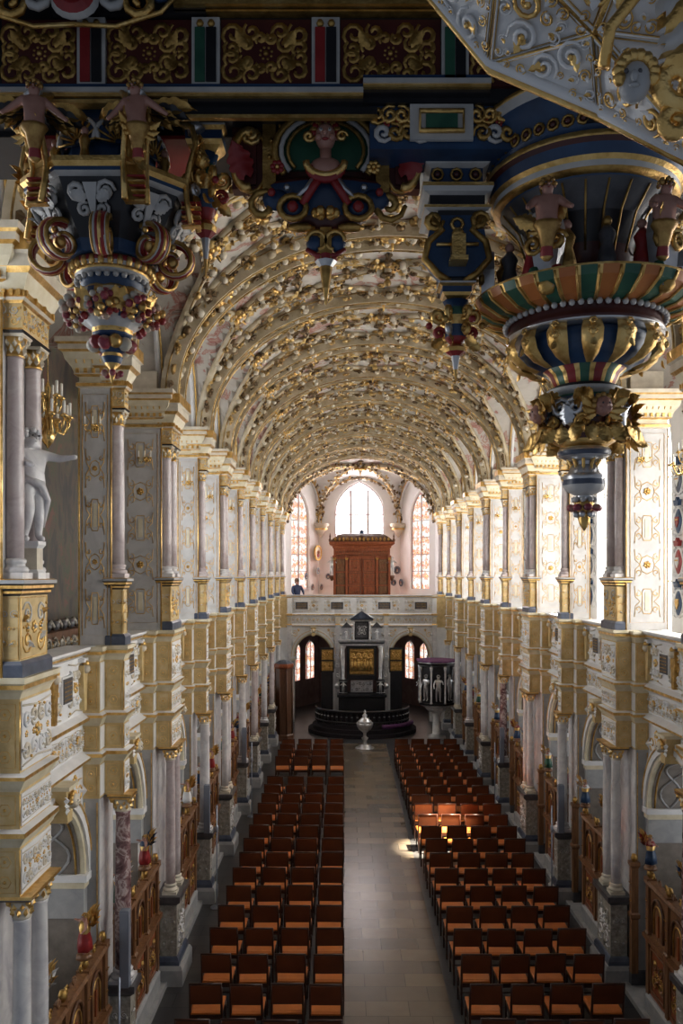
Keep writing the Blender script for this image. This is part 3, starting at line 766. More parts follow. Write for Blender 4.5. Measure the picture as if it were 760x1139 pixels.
def netribs():
    mb = MB(); mo = MB(); rd = random.Random(5); cnt=0
    def rib(pts, r=.045, dens=.19):
        nonlocal cnt
        mb.tube(pts,r*1.5,vcream,6); mb.tube([Vector(p)-Vector((0,0,r*1.5)) for p in pts],r*.35,vgold,4)
        P=[Vector(p) for p in pts]
        acc=0
        for a,b in zip(P,P[1:]):
            L=(b-a).length; acc+=L
            while acc>dens:
                acc-=dens; cnt+=1
                q=b.lerp(a,min(1,acc/max(L,1e-6))); n_=Vector((-(q.x)/SHp**2*2,0,-(q.z-SPR)/2.64**2*2))
                if n_.length<1e-4: n_=Vector((0,0,-1))
                n_.normalize(); t=n_.cross(EY).normalized(); F=Fr(q+n_*.05,EY,t,n_)
                orn(mo,F,rd.uniform(-.02,.02)+.085*(-1)**cnt,0,.088,cnt,rd)
    for sx in (-1,1):
        g=[(sx*arch_u(v)*.995,v,zt(v)-.03) for v in [-1.33+2.66*i/24 for i in range(25)]]
        rib(g)
        for sy in (-1,1):
            rib([(sx*q,sy*1.33*(1-(3.3-q)/3.3)**.9 if q<3.3 else sy*1.33,zb(q)-.03) for q in [3.3-3.3*i/14 for i in range(15)]],.045)
            rib([(sx*(2.64-2.64*i/10),sy*1.3*i/10,zb(2.64-2.64*i/10)-.03) for i in range(11)],.04)
            rib([(sx*1.55,sy*.1*i,zb(1.55)-.03) for i in range(0,8)],.03,.2)
        # wall rib of the lunette
        rib([(sx*5.2,1.3*cos(a),SPR+1.7*sin(a)) for a in [pi*i/14 for i in range(15)]],.04,.25)
        # window arch of the gallery bay
        mb.tube([(sx*3.60,1.36*cos(a),SPR+1.72*sin(a)-.03) for a in [pi*i/20 for i in range(21)]],.05,white,6)
        mb.tube([(sx*3.54,1.33*cos(a),SPR+1.69*sin(a)-.03) for a in [pi*i/20 for i in range(21)]],.016,gold,4)
        F=frame_at(sx*2.64*.99,0); F.o=F.o+F.n*.06; boss(mo,F,.15)
    def hang(F,r):
        boss(mo,F,r)
        F2=Fr(F.p(0,0,r*.9),F.x,F.y,F.n); rosette(mo,F2,0,0,r*.6,umber,vgold,6,.0); mo.ball(F2.p(0,0,r*.5),r*.28,vgold,6,5)
        for i in range(6):
            a=i*pi/3; mo.ball(F.p(r*1.25*cos(a),r*1.25*sin(a),r*.35),r*.34,(umber,cream,vgold)[i%3],6,4); leaf(mo,F,r*1.3*cos(a),r*1.3*sin(a),a,r*.9,(vgold,umber)[i%2],.04,.35)
    hang(bfr(pi/2,0),.24)
    for sx in (-1,1):
        for th_,v_ in ((.62,0),(.30,.72),(.30,-.72)): hang(bfr(pi/2+sx*th_,v_),.16)
    for sy in (-1,1):
        for sx in (-1,1):
            F=bfr(pi/2+sx*.45,sy*.65); F.o=F.o+F.n*.05; boss(mo,F,.13)
    # free scrollwork and flowers all over the barrel
    for i in range(70):
        th=pi*rd.uniform(.12,.88); v=rd.uniform(-1.4,1.4)
        u=abs(SHp*cos(th))
        if zt(v)>SPR+2.64*sin(th): continue
        F=bfr(th,v); F.o=F.o+F.n*.015
        if i%3: orn(mo,F,0,0,rd.uniform(.08,.12),i,rd)
        else: spiral(mo,F,0,0,rd.uniform(.09,.15),vgold,1.5,rd.uniform(0,6.28),rd.choice((-1,1)),.016,4,10,.01)
    return mb.build('net_rib'), mo.build('gilded_ornament')
trD = transverse(.27,3,'transverse_rib'); trS = transverse(.15,2,'transverse_rib'); nr = netribs()
def vput(src,y,nm=None):
    o=src.copy(); COL.objects.link(o); o.parent=ceil; o.location=(0,y,0); return o
for k in range(-1,LAST+1):
    for p in (vw,)+nr: vput(p, pk(k)+BAY/2)
for k in range(-1,LAST+1):
    for p in (trD if k%2==0 else trS): vput(p, pk(k))
for p in (vw,)+nr+trD+trS: bpy.data.objects.remove(p)
# ================================================================ far end: gallery front, apse, altar
mb = MB()
for sx in (-1,1):
    a,b = sorted((sx*3.07,sx*3.85))
    mb.box(3.80,4.30,a,b,0,4.05,white); mb.ring(3.74,4.05,a,b,[(0,4.0),(0,5.25),(.03,5.3),(.03,T)],[yel,paleyel,gold])
for y in (-1.025,1.025,-3.07,3.07):   # pilasters between the arches
    mb.box(3.70,3.82,y-.09,y+.09,0,4.0,whitem)
    if abs(y) < 2: mb.ring(3.70,3.82,y-.09,y+.09,[(0,3.98),(.03,4.1),(0,4.15),(0,4.45),(.04,4.5),(.04,4.58)],[white,gold,cream]); continue
    mb.ring(3.70,3.82,y-.09,y+.09,[(0,3.98),(.03,4.1),(0,4.15),(0,4.45),(.04,4.5),(.04,4.58),(0,4.6),(0,5.25),(.04,5.3),(.04,T)],[white,gold,cream])
mb.build('pilaster',wall_end)
for y in (2.0,.95,-.95,-2.05) if False else (2.55,1.05,-.95,-2.5):
    mb = MB(); mb.box(3.745,3.80,y-.30,y+.30,4.72,5.12,white); mb.box(3.735,3.75,y-.26,y+.26,4.77,5.07,darkst)
    for j in range(4): mb.box(3.732,3.736,y-.2,y+.2,5.0-j*.06,5.012-j*.06,oldgold)
    mb.build('inscription_plaque',wall_end)
mb = MB(); mb.box(3.9,10,-3.85,3.85,4.28,4.40,cream); mb.build('gallery_slab',wall_end)
AP = [(C+3.55,37.0),(C+3.45,38.5),(C+2.0,41.0),(C-2.0,41.0),(C-3.45,38.5),(C-3.55,37.0)]
wf = empty('wall_far',(0,0,0)); tag(wf,kind='structure')
big = pointed(1.22,6.2,9.3,10.85); side = pointed(.78,5.56,8.9,10.2); lowS = pointed(.34,1.25,2.7,3.05)
mb = MB(); mdk = MB()
SPA = 8.75
S0 = Vector((C,38.7,11.35))
cells = MB(); cr = MB(); co = MB(); rd_ = random.Random(2)
def GV(i,w_):
    z0 = SPR if i in (0,5) else SPA
    return GG(Vector((*AP[i],z0)),w_)
def GG(a,w_):
    k_ = 1-cos(w_*pi/2)
    return Vector((a.x+(S0.x-a.x)*k_,a.y+(S0.y-a.y)*k_,a.z+(S0.z-a.z)*sin(w_*pi/2)))
def apcell(a,b,crown,nn):
    V=[];Fs=[];N=18;arch_=[]
    for q in range(9):
        w_=q/8; g0=GG(a,w_); g1=GG(b,w_); cz=crown+(S0.z-crown)*w_
        for j in range(N+1):
            t=j/N; x=(1-cos(pi*t))/2; p=g0.lerp(g1,x); p.z+=max(0,cz-max(g0.z,g1.z))*sin(pi*t)**(.75 if nn is None else .9) if 0<j<N else 0
            V.append(tuple(p))
            if q==0: arch_.append(p.copy())
    for q in range(8):
        for j in range(N): Fs.append((q*(N+1)+j,q*(N+1)+j+1,(q+1)*(N+1)+j+1,(q+1)*(N+1)+j))
    cells.add(V,Fs,vault_m if nn is None else lime,True)
    return arch_
def cellw(i,mid,d,n,L):
    z0=SPR if i==0 else SPA; z1=SPR if i==4 else SPA
    ar=apcell(Vector((*AP[i],z0)),Vector((*AP[i+1],z1)),10.95,n)
    cr.tube([p-n*.07 for p in ar],.08,white,6); cr.tube([p-n*.14 for p in ar],.03,gold,5)
    for q,p in enumerate(ar[1:-1]):
        F=Fr(p-n*.22-Vector((0,0,.05)),d,EZ,-n); orn(co,F,0,0,.10,q,rd_)
        F=Fr(p-n*.3+d*.1,d,EZ,-n); orn(co,F,0,0,.08,q+2,rd_)
for i in range(5):
    a = Vector((*AP[i],0)); b = Vector((*AP[i+1],0)); d = (b-a); L = d.length; d.normalize(); mid = (a+b)/2
    n = Vector((-d.y,d.x,0)); n = n if (mid+n-Vector((C,38.5,0))).length > (mid-Vector((C,38.5,0))).length else -n
    op = {0:None,1:side,2:big,3:side,4:None}[i]
    sh = {1:-.18,3:.18}.get(i,0)
    if op and sh:
        c2 = mid+d*sh; holed(mb,L/2-abs(sh),4.3,11.2,op,c2,d,EZ,n,.3,lime)
        e0 = -L/2 if sh > 0 else L/2-2*abs(sh); mb.prism([(e0,4.3),(e0+2*abs(sh),4.3),(e0+2*abs(sh),11.2),(e0,11.2)],mid,d,EZ,n,.3,lime)
    elif op: holed(mb,L/2,4.3,11.2,op,mid,d,EZ,n,.3,lime)
    else: mb.prism([(-L/2,4.3),(L/2,4.3),(L/2,11.2),(-L/2,11.2)],mid,d,EZ,n,.3,lime)
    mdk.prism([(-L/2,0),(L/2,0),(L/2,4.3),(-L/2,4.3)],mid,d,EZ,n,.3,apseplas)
    if i == 2: window(mid+n*.22,d,EZ,n,big,glP,((-.42,.42),(7.2,8.2,9.2),.09),tr=pinkm)
    if i in (1,3):
        window(mid+d*sh+n*.15,d,EZ,n,side,glS,((0,),(6.4,7.2,8.0,8.8),.035),tr=pinkm)
        for q in (-.62,.62): window(mid+d*q-n*.03,d,EZ,n,lowS,glS,((0,),(1.8,2.3),.02),tr=darkst)
    cellw(i,mid,d,n,L)
apcell(Vector((C+3.52,37.0,SPR)),Vector((C-3.52,37.0,SPR)),11.6,None)
for i in range(0,6):
    pts = [GV(i,q/10)-Vector((0,0,.04)) for q in range(11)]
    cr.tube(pts,.08,cream,6); cr.tube([p-Vector((0,0,.07)) for p in pts],.03,gold,5)
    for q in range(34):
        t = q/34*10; j = int(t); p = pts[j].lerp(pts[j+1],t-j)
        n_ = Vector((C-p.x,37.0-p.y,-.9)).normalized(); tt = EZ.cross(n_).normalized(); F = Fr(p+n_*.05,tt,n_.cross(tt),n_)
        orn(co,F,rd_.uniform(-.16,.16),0,.10,q,rd_)
boss(co,Fr(S0+Vector((0,0,-.15)),EX,EY,-EZ),.3)
for i in (2,3):   # corbels
    x,y = AP[i]; s_ = 1 if x > C else -1
    cr.lathe(x-s_*.1,y-.12,[(.03,8.05),(.14,8.2),(.20,8.35),(.34,8.42),(.36,8.5),(.30,8.55),(.42,8.62),(.42,8.74)],12,[cream,cream,paleyel,gold,cream,paleyel,cream])
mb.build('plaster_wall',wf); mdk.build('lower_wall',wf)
cav = empty('ceiling_apse',(0,0,0)); tag(cav,kind='structure')
cells.build('vault_web',cav); cr.build('apse_rib',cav); co.build('gilded_ornament',cav)
# transverse arch closing the nave
# ---------------------------------------------------------------- floor
mb = MB(); mb.box(-6,C-.78,3,42,-.1,0,slatefl); mb.box(C+.78,8,3,42,-.1,0,slatefl); mb.box(C-.78,C+.78,30.8,42,-.1,0,slatefl)
mb.box(C-.78,C+.78,3,30.8,-.1,0,aislefl)
for s in (-1,1):
    a,b = sorted((C+s*3.75,C+s*UO)); mb.box(a,b,3,37,0,.16,slatefl)
    a,b = sorted((C+s*3.42,C+s*3.75)); mb.box(a,b,3,37,0,.08,greyst)
tag(mb.build('floor'),kind='structure')
# ---------------------------------------------------------------- altar platform, rail
ax = .72
mb = MB(); mb.lathe(ax,33.5,[(1.93,0),(1.93,.15),(1.78,.15),(1.78,.30),(1.62,.30),(1.62,.45)],48,carpet,False,0,1.12,1)
o = mb.build('altar_platform'); tag(o,'round stepped platform under dark carpet carrying the altar','platform')
root = empty('altar_rail',(ax,33.5,.17)); tag(root,'dark curved communion rail ringed around the altar platform','rail')
N=26; A0,A1 = pi*1.02,pi*1.98
for z,r,nm in ((.78,.05,'handrail'),(.36,.035,'foot_rail')):
    mb = MB(); mb.tube([(1.68*cos(A0+(A1-A0)*i/N)*1.1,1.5*sin(A0+(A1-A0)*i/N),z) for i in range(N+1)],r,blackp,8); mb.build(nm,root)
mb = MB()
for i in range(N):
    p0_,p1_ = [(1.62*cos(A0+(A1-A0)*q_i/N)*1.1,1.44*sin(A0+(A1-A0)*q_i/N)) for q_i in (i,i+1)]
    mb.add([(*p0_,.30),(*p1_,.30),(*p1_,.72),(*p0_,.72),(p0_[0]*.97,p0_[1]*.97,.30),(p1_[0]*.97,p1_[1]*.97,.30),(p1_[0]*.97,p1_[1]*.97,.72),(p0_[0]*.97,p0_[1]*.97,.72)],[(0,1,2,3),(7,6,5,4),(3,2,6,7),(0,4,5,1)],carpet)
mb.build('hanging_cloth',root)
for i in range(N+1):
    a = A0+(A1-A0)*i/N
    mb = MB(); mb.lathe(0,0,[(.03,.28),(.03,.34),(.018,.38),(.04,.5),(.022,.6),(.02,.70),(.035,.76)],8,blackp); mb.lathe(0,0,[(.02,.56),(.045,.58),(.02,.60)],8,silver)
    mb.build('baluster',root,(1.68*cos(a)*1.1,1.5*sin(a),0))
root = empty('kneeler_cushion',(ax,33.5,.0)); tag(root,'purple kneeling cushion curving along the right of the altar rail','cushion')
mb = MB(); mb.tube([(1.80*cos(a)*1.12,1.72*sin(a),.40) for a in [pi*(1.62+.30*i/12) for i in range(13)]],.085,purplec,8); mb.build('cushion_pad',root)
# altar
ay = 34.35
root = empty('altar_retable',(ax,ay,.45)); tag(root,'tall black and silver altarpiece with gilded central relief on its dark altar block','altar')
def part(mb,nm,z=-.45): return mb.build(nm,root,(0,0,z))
mb = MB(); mb.ring(-.95,.95,-.35,.35,[(.05,.45),(.05,.52),(0,.54),(0,1.22),(.06,1.26),(.06,1.34)],[blackp]*5); part(mb,'altar_block')
mb = MB(); mb.box(-.88,.88,-.12,.30,1.34,1.42,blackp); mb.box(-.45,.45,-.14,.2,1.42,1.88,silver)
relief(mb,Fr((0,-.15,1.65),EX,EZ,-EY),.86,.42,silver,blackp,1,3); part(mb,'predella')
for x in (-.76,.76):
    mb = MB(); mb.ring(x-.15,x+.15,-.2,.14,[(.03,1.34),(.03,1.4),(0,1.42),(0,1.84),(.03,1.88),(.03,1.92)],[blackp,silver,blackp,silver,blackp])
    figure(mb,Matrix.Translation((x,-.26,1.38)),.5,silver,silver,'p1',((.12,-.12,-.1),(.12,-.12,-.1)),(.3,0)); part(mb,'pedestal')
    mb = MB(); mb.lathe(x,-.05,[(.085,1.92),(.09,1.97),(.065,2.02),(.068,2.5),(.058,3.15),(.10,3.25),(.10,3.32)],14,[silver,silver,silver,whitem,whitem,silver]); part(mb,'column_shaft')
    mb = MB(); mb.lathe(x*1.08,.05,[(.05,1.92),(.05,3.3)],10,silver); part(mb,'column_shaft')
mb = MB(); mb.box(-.62,.62,0,.16,1.92,3.32,blackp); part(mb,'back_panel')
mb = MB(); mb.box(-.50,.50,-.04,.02,2.14,3.18,oldgold); relief(mb,Fr((0,-.05,2.66),EX,EZ,-EY),.94,1.0,gold,gold,1.3,8,True)
for i in range(7): mb.ball((-.4+.13*i,-.07,2.72+.1*(i%2)),.055,gold,6,5); mb.lathe(-.4+.13*i,-.06,[(.07,2.3),(.05,2.5),(.06,2.64),(.02,2.70)],8,gold)
part(mb,'gilded_relief')
mb = MB(); mb.tube([(-.53,-.05,2.1),(.53,-.05,2.1),(.53,-.05,3.22),(-.53,-.05,3.22)],.03,blackp,6,closed=True); part(mb,'relief_frame')
mb = MB(); mb.ring(-.88,.88,-.15,.16,[(.0,3.32),(.0,3.4),(.04,3.43),(.10,3.5),(.10,3.56)],[silver,blackp,silver,silver]); part(mb,'entablature')
mb = MB(); mb.box(-.34,.34,0,.14,3.56,4.34,blackp); mb.box(-.24,.24,-.04,.02,3.66,4.24,darkst); relief(mb,Fr((0,-.05,3.95),EX,EZ,-EY),.4,.5,silver,silver,.8,2)
for x in (-.33,.33): mb.lathe(x,-.06,[(.05,3.56),(.035,3.65),(.035,4.2),(.06,4.3)],10,whitem)
part(mb,'upper_niche')
for x in (-.62,.62):
    mb = MB(); mb.box(x-.2,x+.2,.0,.12,3.56,4.05,silver); mb.prism([(-.24,4.05),(.24,4.05),(0,4.28)],(x,-.06,0),EX,EZ,EY,.18,darkst)
    figure(mb,Matrix.Translation((x,-.07,3.57)),.42,whitem,silver,'p1'); part(mb,'side_aedicule')
mb = MB(); mb.ring(-.42,.42,-.14,.14,[(0,4.32),(.05,4.38),(.05,4.42)],[silver,blackp]); mb.prism([(-.47,4.42),(.47,4.42),(0,4.74)],(0,-.14,0),EX,EZ,EY,.26,slateb)
mb.tube([(-.5,-.15,4.42),(0,-.15,4.77),(.5,-.15,4.42)],.025,silver,6); mb.ball((0,0,4.82),.06,silver); part(mb,'pediment')
for x in (-1,1):
    mb = MB()
    for q in range(3): spiral(mb,Fr((x*(.98+.03*q),-.02,2.1+q*.4),EX,EZ,-EY),0,0,.11,silver,1.4,1,x,.02)
    mb.ball((x*.98,-.02,1.66),.14,silver); part(mb,'side_scroll')
for x,nm in ((-1.42,'left'),(1.42,'right')):
    root = empty('wing_panel',(ax+x,ay+.12,0)); tag(root,f'black framed gilded panel standing {nm} of the altarpiece','panel')
    mb = MB(); mb.box(-.28,.28,-.02,.03,2.2,3.22,blackp); mb.box(-.24,.24,.0,.05,.46,2.2,blackp); mb.build('frame',root)
    for z0,z1 in ((2.27,2.66),(2.72,3.14)):
        mb = MB(); mb.box(-.235,.235,-.04,-.01,z0,z1,oldgold); relief(mb,Fr((0,-.045,(z0+z1)/2),EX,EZ,-EY),.42,z1-z0-.06,gold,gold,1,int(z0*9),True); mb.build('gilded_relief',root)
# font
root = empty('baptismal_font',(.74,30.0,0)); tag(root,'silver lidded baptismal font standing alone at the head of the aisle','font')
def pr(nm,f):
    mb = MB(); f(mb); return mb.build(nm,root)
pr('foot',lambda m:m.lathe(0,0,[(.34,0),(.34,.03),(.22,.05),(.24,.10),(.10,.14)],20,silver))
pr('stem',lambda m:(m.lathe(0,0,[(.08,.14),(.06,.25),(.11,.34),(.05,.45),(.06,.55),(.12,.60)],16,silver),[m.ball((.09*cos(a),.09*sin(a),.36),.035,whitem,5,4) for a in (0,1.57,3.14,4.71)]))
pr('bowl',lambda m:m.lathe(0,0,[(.10,.60),(.2,.66),(.27,.78),(.29,.88),(.26,.92)],20,silver,True,0,1,1,10,.03))
pr('lid',lambda m:(m.lathe(0,0,[(.28,.92),(.24,.98),(.15,1.06),(.07,1.12),(.10,1.18),(.03,1.24),(.05,1.30),(.01,1.38)],16,silver),[m.ball((.27*cos(a),.27*sin(a),.9),.035,whitem,5,4) for a in [i*pi/4 for i in range(8)]]))
# pulpit
root = empty('pulpit',(3.50,31.7,0)); tag(root,'six sided black and silver pulpit with purple rim against the right columns','pulpit')
pr('stem',lambda m:m.lathe(0,0,[(.35,0),(.35,.12),(.16,.2),(.13,.8),(.2,1.0),(.34,1.12)],12,[greyst,greyst,whitem,whitem,silver]))
pr('underside',lambda m:m.lathe(0,0,[(.2,1.0),(.42,1.14),(.50,1.24),(.70,1.34),(.74,1.42)],8,[silver,whitem,silver,blackp],False,pi/8))
pr('parapet',lambda m:m.lathe(0,0,[(.62,1.42),(.62,2.78)],8,blackp,False,pi/8))
pr('cornice',lambda m:m.lathe(0,0,[(.64,2.78),(.74,2.84),(.78,2.92),(.78,2.95)],8,[silver,blackp,silver],False,pi/8))
pr('purple_rim',lambda m:m.lathe(0,0,[(.80,2.95),(.82,2.98),(.80,3.01),(.62,3.01)],8,purplec,False,pi/8))
for i in range(8):
    a = pi/8+i*pi/4
    pr('column_shaft',lambda m:m.lathe(.68*cos(a),.68*sin(a),[(.06,1.42),(.035,1.5),(.035,2.62),(.06,2.72),(.06,2.78)],8,whitem))
    b_ = a+pi/8; mb = MB(); M_ = Matrix.Translation((.62*cos(b_),.62*sin(b_),1.5))@Matrix.Rotation(b_+pi/2,4,'Z')
    figure(mb,M_,1.0,silver,silver,'p2',((.05,-.1,-.25),(.05,-.12,-.1)),(0,0),False); mb.build('relief_figure',root)
# stall opposite
root = empty('reading_desk_stall',(-2.28,31.6,0)); tag(root,'tall dark polygonal wooden stall with red cornice by the left columns','stall')
pr('base',lambda m:m.lathe(0,0,[(.40,0),(.40,.2),(.36,.24)],8,darkoak,False,pi/8))
pr('body',lambda m:m.lathe(0,0,[(.34,.24),(.34,2.7)],8,darkoak,False,pi/8))
pr('cornice',lambda m:m.lathe(0,0,[(.35,2.7),(.40,2.76),(.40,2.84),(.36,2.88),(.2,2.98),(.05,3.02)],8,[redwood,redwood,redwood,slateb,slateb],False,pi/8))
for i in range(8):
    a = pi/8+i*pi/4; pr('post',lambda m:m.tube([(.345*cos(a),.345*sin(a),.24),(.345*cos(a),.345*sin(a),2.7)],.025,darkoak,6))
# organ case
root = empty('organ_case',(.80,38.4,4.40)); tag(root,'red brown carved wooden organ case with curved roof on the far gallery','organ')
def pz(nm,f):
    mb = MB(); f(mb); return mb.build(nm,root,(0,0,-4.40))
pz('body',lambda m:m.box(-1.28,1.28,-.5,.6,4.40,7.45,redwood))
def roof(m):
    m.ring(-1.28,1.28,-.5,.6,[(.0,7.42),(.05,7.46),(.05,7.52),(.20,7.62),(.20,7.72)],[redwood]*4)
    m.ring(-1.28,1.28,-.5,.6,[(.14,7.72),(.04,7.86),(-.14,8.0),(-.34,8.10),(-.48,8.14)],[darkoak]*4)
    for x in (-1.44,1.44): m.lathe(x,-.66,[(.05,7.72),(.07,7.8),(.03,7.88),(.04,7.96),(.005,8.12)],8,darkoak)
    m.lathe(0,-.3,[(.1,8.1),(.12,8.2),(.04,8.28)],8,bluep)
    for i in range(14): leaf(m,Fr((-1.2+i*.185,-.66,7.74),EX,EZ,-EY),0,0,pi/2,.2,oldgold,.02,.35)
pz('roof',roof)
pz('frieze',lambda m:relief(m,Fr((0,-.51,7.2),EX,EZ,-EY),2.4,.3,oak,redwood,1.4,4))
for x0,x1,m_ in ((-1.2,-.72,oak),(-.66,-.02,redwood),(.02,.66,redwood),(.72,1.2,oak)):
    def dr(m):
        m.box(x0,x1,-.54,-.48,4.7,7.0,redwood)
        for z0,z1 in ((4.8,5.7),(5.8,6.3),(6.4,6.92)):
            m.box(x0+.07,x1-.07,-.565,-.53,z0,z1,m_); m.tube([(x0+.05,-.55,z0),(x1-.05,-.55,z0),(x1-.05,-.55,z1),(x0+.05,-.55,z1)],.022,darkoak,5,closed=True)
            relief(m,Fr(((x0+x1)/2,-.57,(z0+z1)/2),EX,EZ,-EY),(x1-x0)*.6,(z1-z0)*.8,redwood,oak,.6,int(x0*9+z0*7)%50)
    pz('door',dr)
for x in (-1.24,-.69,.69,1.24): pz('pilaster',lambda m:m.ring(x-.05,x+.05,-.62,-.5,[(.02,4.5),(.02,4.7),(0,4.75),(0,6.9),(.03,7.0),(.03,7.1)],[darkoak,darkoak,redwood,oldgold,redwood]))
pz('keyboard_desk',lambda m:(m.box(-.6,.6,-.85,-.5,5.2,5.32,darkoak),m.box(-.6,.6,-.80,-.5,4.4,5.2,darkoak)))
for x in (-1.36,1.36):
    def sf(m): figure(m,Matrix.Translation((x,-.55,6.2)),.85,silver,silver,'p1'); m.lathe(x,-.5,[(.04,5.95),(.12,6.1),(.14,6.2)],8,darkoak)
    pz('side_figure',sf)
# medallions
med = [(351,615,.34,'large oval gilded'),(338,641,.17,'small white rimmed'),(351,635,.17,'small pinkish'),(365,641,.15,'small half hidden'),(345,653,.15,'small low'),(355.5,653,.15,'small low white'),(442,634,.17,'small dark'),(449,648,.17,'small blue rimmed'),(438,648,.14,'small edge hidden')]
mlab = ['large oval gilded portrait medallion on the white wall left of the organ','small pale portrait medallion farthest left, beside the person','small pinkish portrait medallion just under the large oval one','small portrait medallion close beside the left edge of the organ case','lowest small medallion left of the organ, the farther one from it','lowest small medallion left of the organ, the nearer one to it','upper small dark portrait medallion on the wall right of the organ','lower small blue rimmed medallion right of the organ, farthest right','small medallion half hidden by the right edge of the organ']
for (px,py,r,_),lb in zip(med,mlab):
    X = (px-383)*40.8/930; Z = 6.2+(640-py)*40.8/930
    rz_=0; Yw=40.93
    if not (C-1.9 < X < C+1.9):
        sg = -1 if X < C else 1; best=None
        for t_ in [q/200 for q in range(200)]:
            xx=C+sg*(2.0+1.45*t_); yy=41-2.5*t_; e_=abs(383+930*xx/yy-px)
            if best is None or e_<best[0]: best=(e_,xx,yy)
        X,Yw=best[1],best[2]; X-=sg*.13; Yw-=.10; Z=6.2+(640-py)*Yw/930; rz_=-sg*math.atan2(2.5,1.45)
    root = empty('portrait_medallion',(X,Yw,Z),1,rz_); tag(root,lb,'medallion','portrait medallions on the far wall')
    pr('medallion_rim',lambda m:(m.tube([(r*.85*cos(a),0,r*sin(a)) for a in [i*pi/10 for i in range(20)]],r*.14,gold if r>.3 else (slateb if px>400 else whitep),6,closed=True)))
    pr('medallion_field',lambda m:m.lathe(0,0,[(r*.8,0),(r*.8,.01)],20,pinkm if r>.3 else bluecloth).M and None)
    mb = MB(Matrix.Rotation(pi/2,4,'X')); mb.lathe(0,0,[(r*.82,-.02),(r*.82,.015)],20,paleyel if r>.3 else slateb,False,0,.85,1); 
    for c_ in list(root.children):
        if c_.name.startswith('medallion_field'): bpy.data.objects.remove(c_)
    mb.ball((0,r*.1,.02),r*.26,skin,7,5); mb.ball((0,-r*.35,.0),r*.38,redp if r>.3 else cream,7,5,(1.1,.9,.4)); mb.build('painted_portrait',root)
# person
root = empty('person',(-2.05,36.3,4.40),1,.5); tag(root,'person in dark blue clothes standing at the left end of the far gallery','person')
J,E = body_joints(1.68,((.02,-.14,-.22),(.02,-.14,-.22)),(0,0),False)
vs,fs = skin_mesh(J,E,skin,1)
mb = MB(); ms = []
for f in fs:
    z = sum(vs[i][2] for i in f)/len(f); x = sum(abs(vs[i][0]) for i in f)/len(f); y = sum(vs[i][1] for i in f)/len(f)
    ms.append(skin if z > 1.39 or y < -.22 else (bluecloth if z > .1 else blackp))
mb.add(vs,fs,ms,True)
mb.ball((0,-.115,1.53),.016,skin,5,4); mb.ball((0,-.105,1.49),.02,redp,5,3,(1.2,.5,.4))
for sx in (-1,1):
    mb.ball((sx*.036,-.098,1.56),.012,darkst,5,4); mb.ball((sx*.095,0,1.54),.022,skin,5,4)
    for j in range(5): mb.tube([(sx*(.205+.011*j),-.29,.90),(sx*(.20+.011*j),-.325,.885-.002*abs(j-2)),(sx*(.20+.010*j),-.345,.86)],[.009,.008,.006],skin,5)
mb.build('body',root)
mb = MB(); mb.ball((0,.015,1.585),.108,darkoak,10,8,(1,1,.95)); mb.ball((0,.05,1.52),.095,darkoak,8,6); mb.build('hair',root)
# ================================================================ chairs
def make_chair():
    r = empty('chair')
    def P(nm,f): mb=MB(); f(mb); return mb.build(nm,r)
    P('seat',lambda m:(m.ring(-.20,.20,-.02,.40,[(-.01,.43),(.012,.44),(.012,.462),(-.015,.475)],[chwood,chseat,chseat]),m.box(-.19,.19,.0,.38,.472,.478,chseat)))
    P('seat_frame',lambda m:m.ring(-.205,.205,-.03,.405,[(0,.375),(0,.43)],chwood))
    def back(m):
        M0=m.M; m.M = Matrix.Translation((0,-.03,.58))@Matrix.Rotation(R(9),4,'X')
        m.ring(-.195,.195,-.012,.012,[(-.012,0),(0,.01),(0,.265),(-.012,.275)],chback)
        m.M=M0
    P('backrest',back)
    def rail(m):
        m.tube([(-.205,-.078,.862),(.205,-.078,.862)],.013,chwood,6); m.tube([(-.205,-.03,.585),(.205,-.03,.585)],.011,chwood,6)
    P('back_rail',rail)
    for x in (-.205,.205):
        P('back_leg',lambda m:m.tube([(x,-.055,0),(x,-.02,.25),(x,-.02,.46),(x,-.045,.68),(x,-.08,.87)],[.014,.017,.018,.016,.012],chwood,6))
        P('front_leg',lambda m:m.tube([(x,.385,0),(x,.38,.43)],[.014,.018],chwood,6))
    P('stretcher',lambda m:(m.tube([(-.2,-.03,.2),(-.2,.38,.2)],.010,chwood,5),m.tube([(.2,-.03,.2),(.2,.38,.2)],.010,chwood,5),m.tube([(-.2,.18,.2),(.2,.18,.2)],.010,chwood,5)))
    return r
ch0 = make_chair(); used=False
rc = random.Random(4)
SEATP = ['right beside the aisle','second from the aisle','third from the aisle','outermost by the columns']
def rows(side):
    if side=='left': return [10.12+.868*k for k in range(15)]+[24.75,25.65,26.5,27.35]
    return [10.12+.861*k for k in range(21)]
for side,xs in (('left',[-.23,-.76,-1.29,-1.82]),('right',[1.86,2.39,2.92,3.45])):
    rr = rows(side); n = len(rr)
    for i,y in enumerate(rr):
        for j,x in enumerate(xs):
            o = ch0 if not used else copy_tree(ch0); used=True
            o.location = (x+rc.uniform(-.015,.015),y+rc.uniform(-.02,.02),0); o.rotation_euler=(0,0,R(rc.uniform(-1.6,1.6)))
            tag(o,f'{side} block chair, {SEATP[j]}, {ORD[i]} row counted from the viewer','chair',f'chairs in the {side} block')
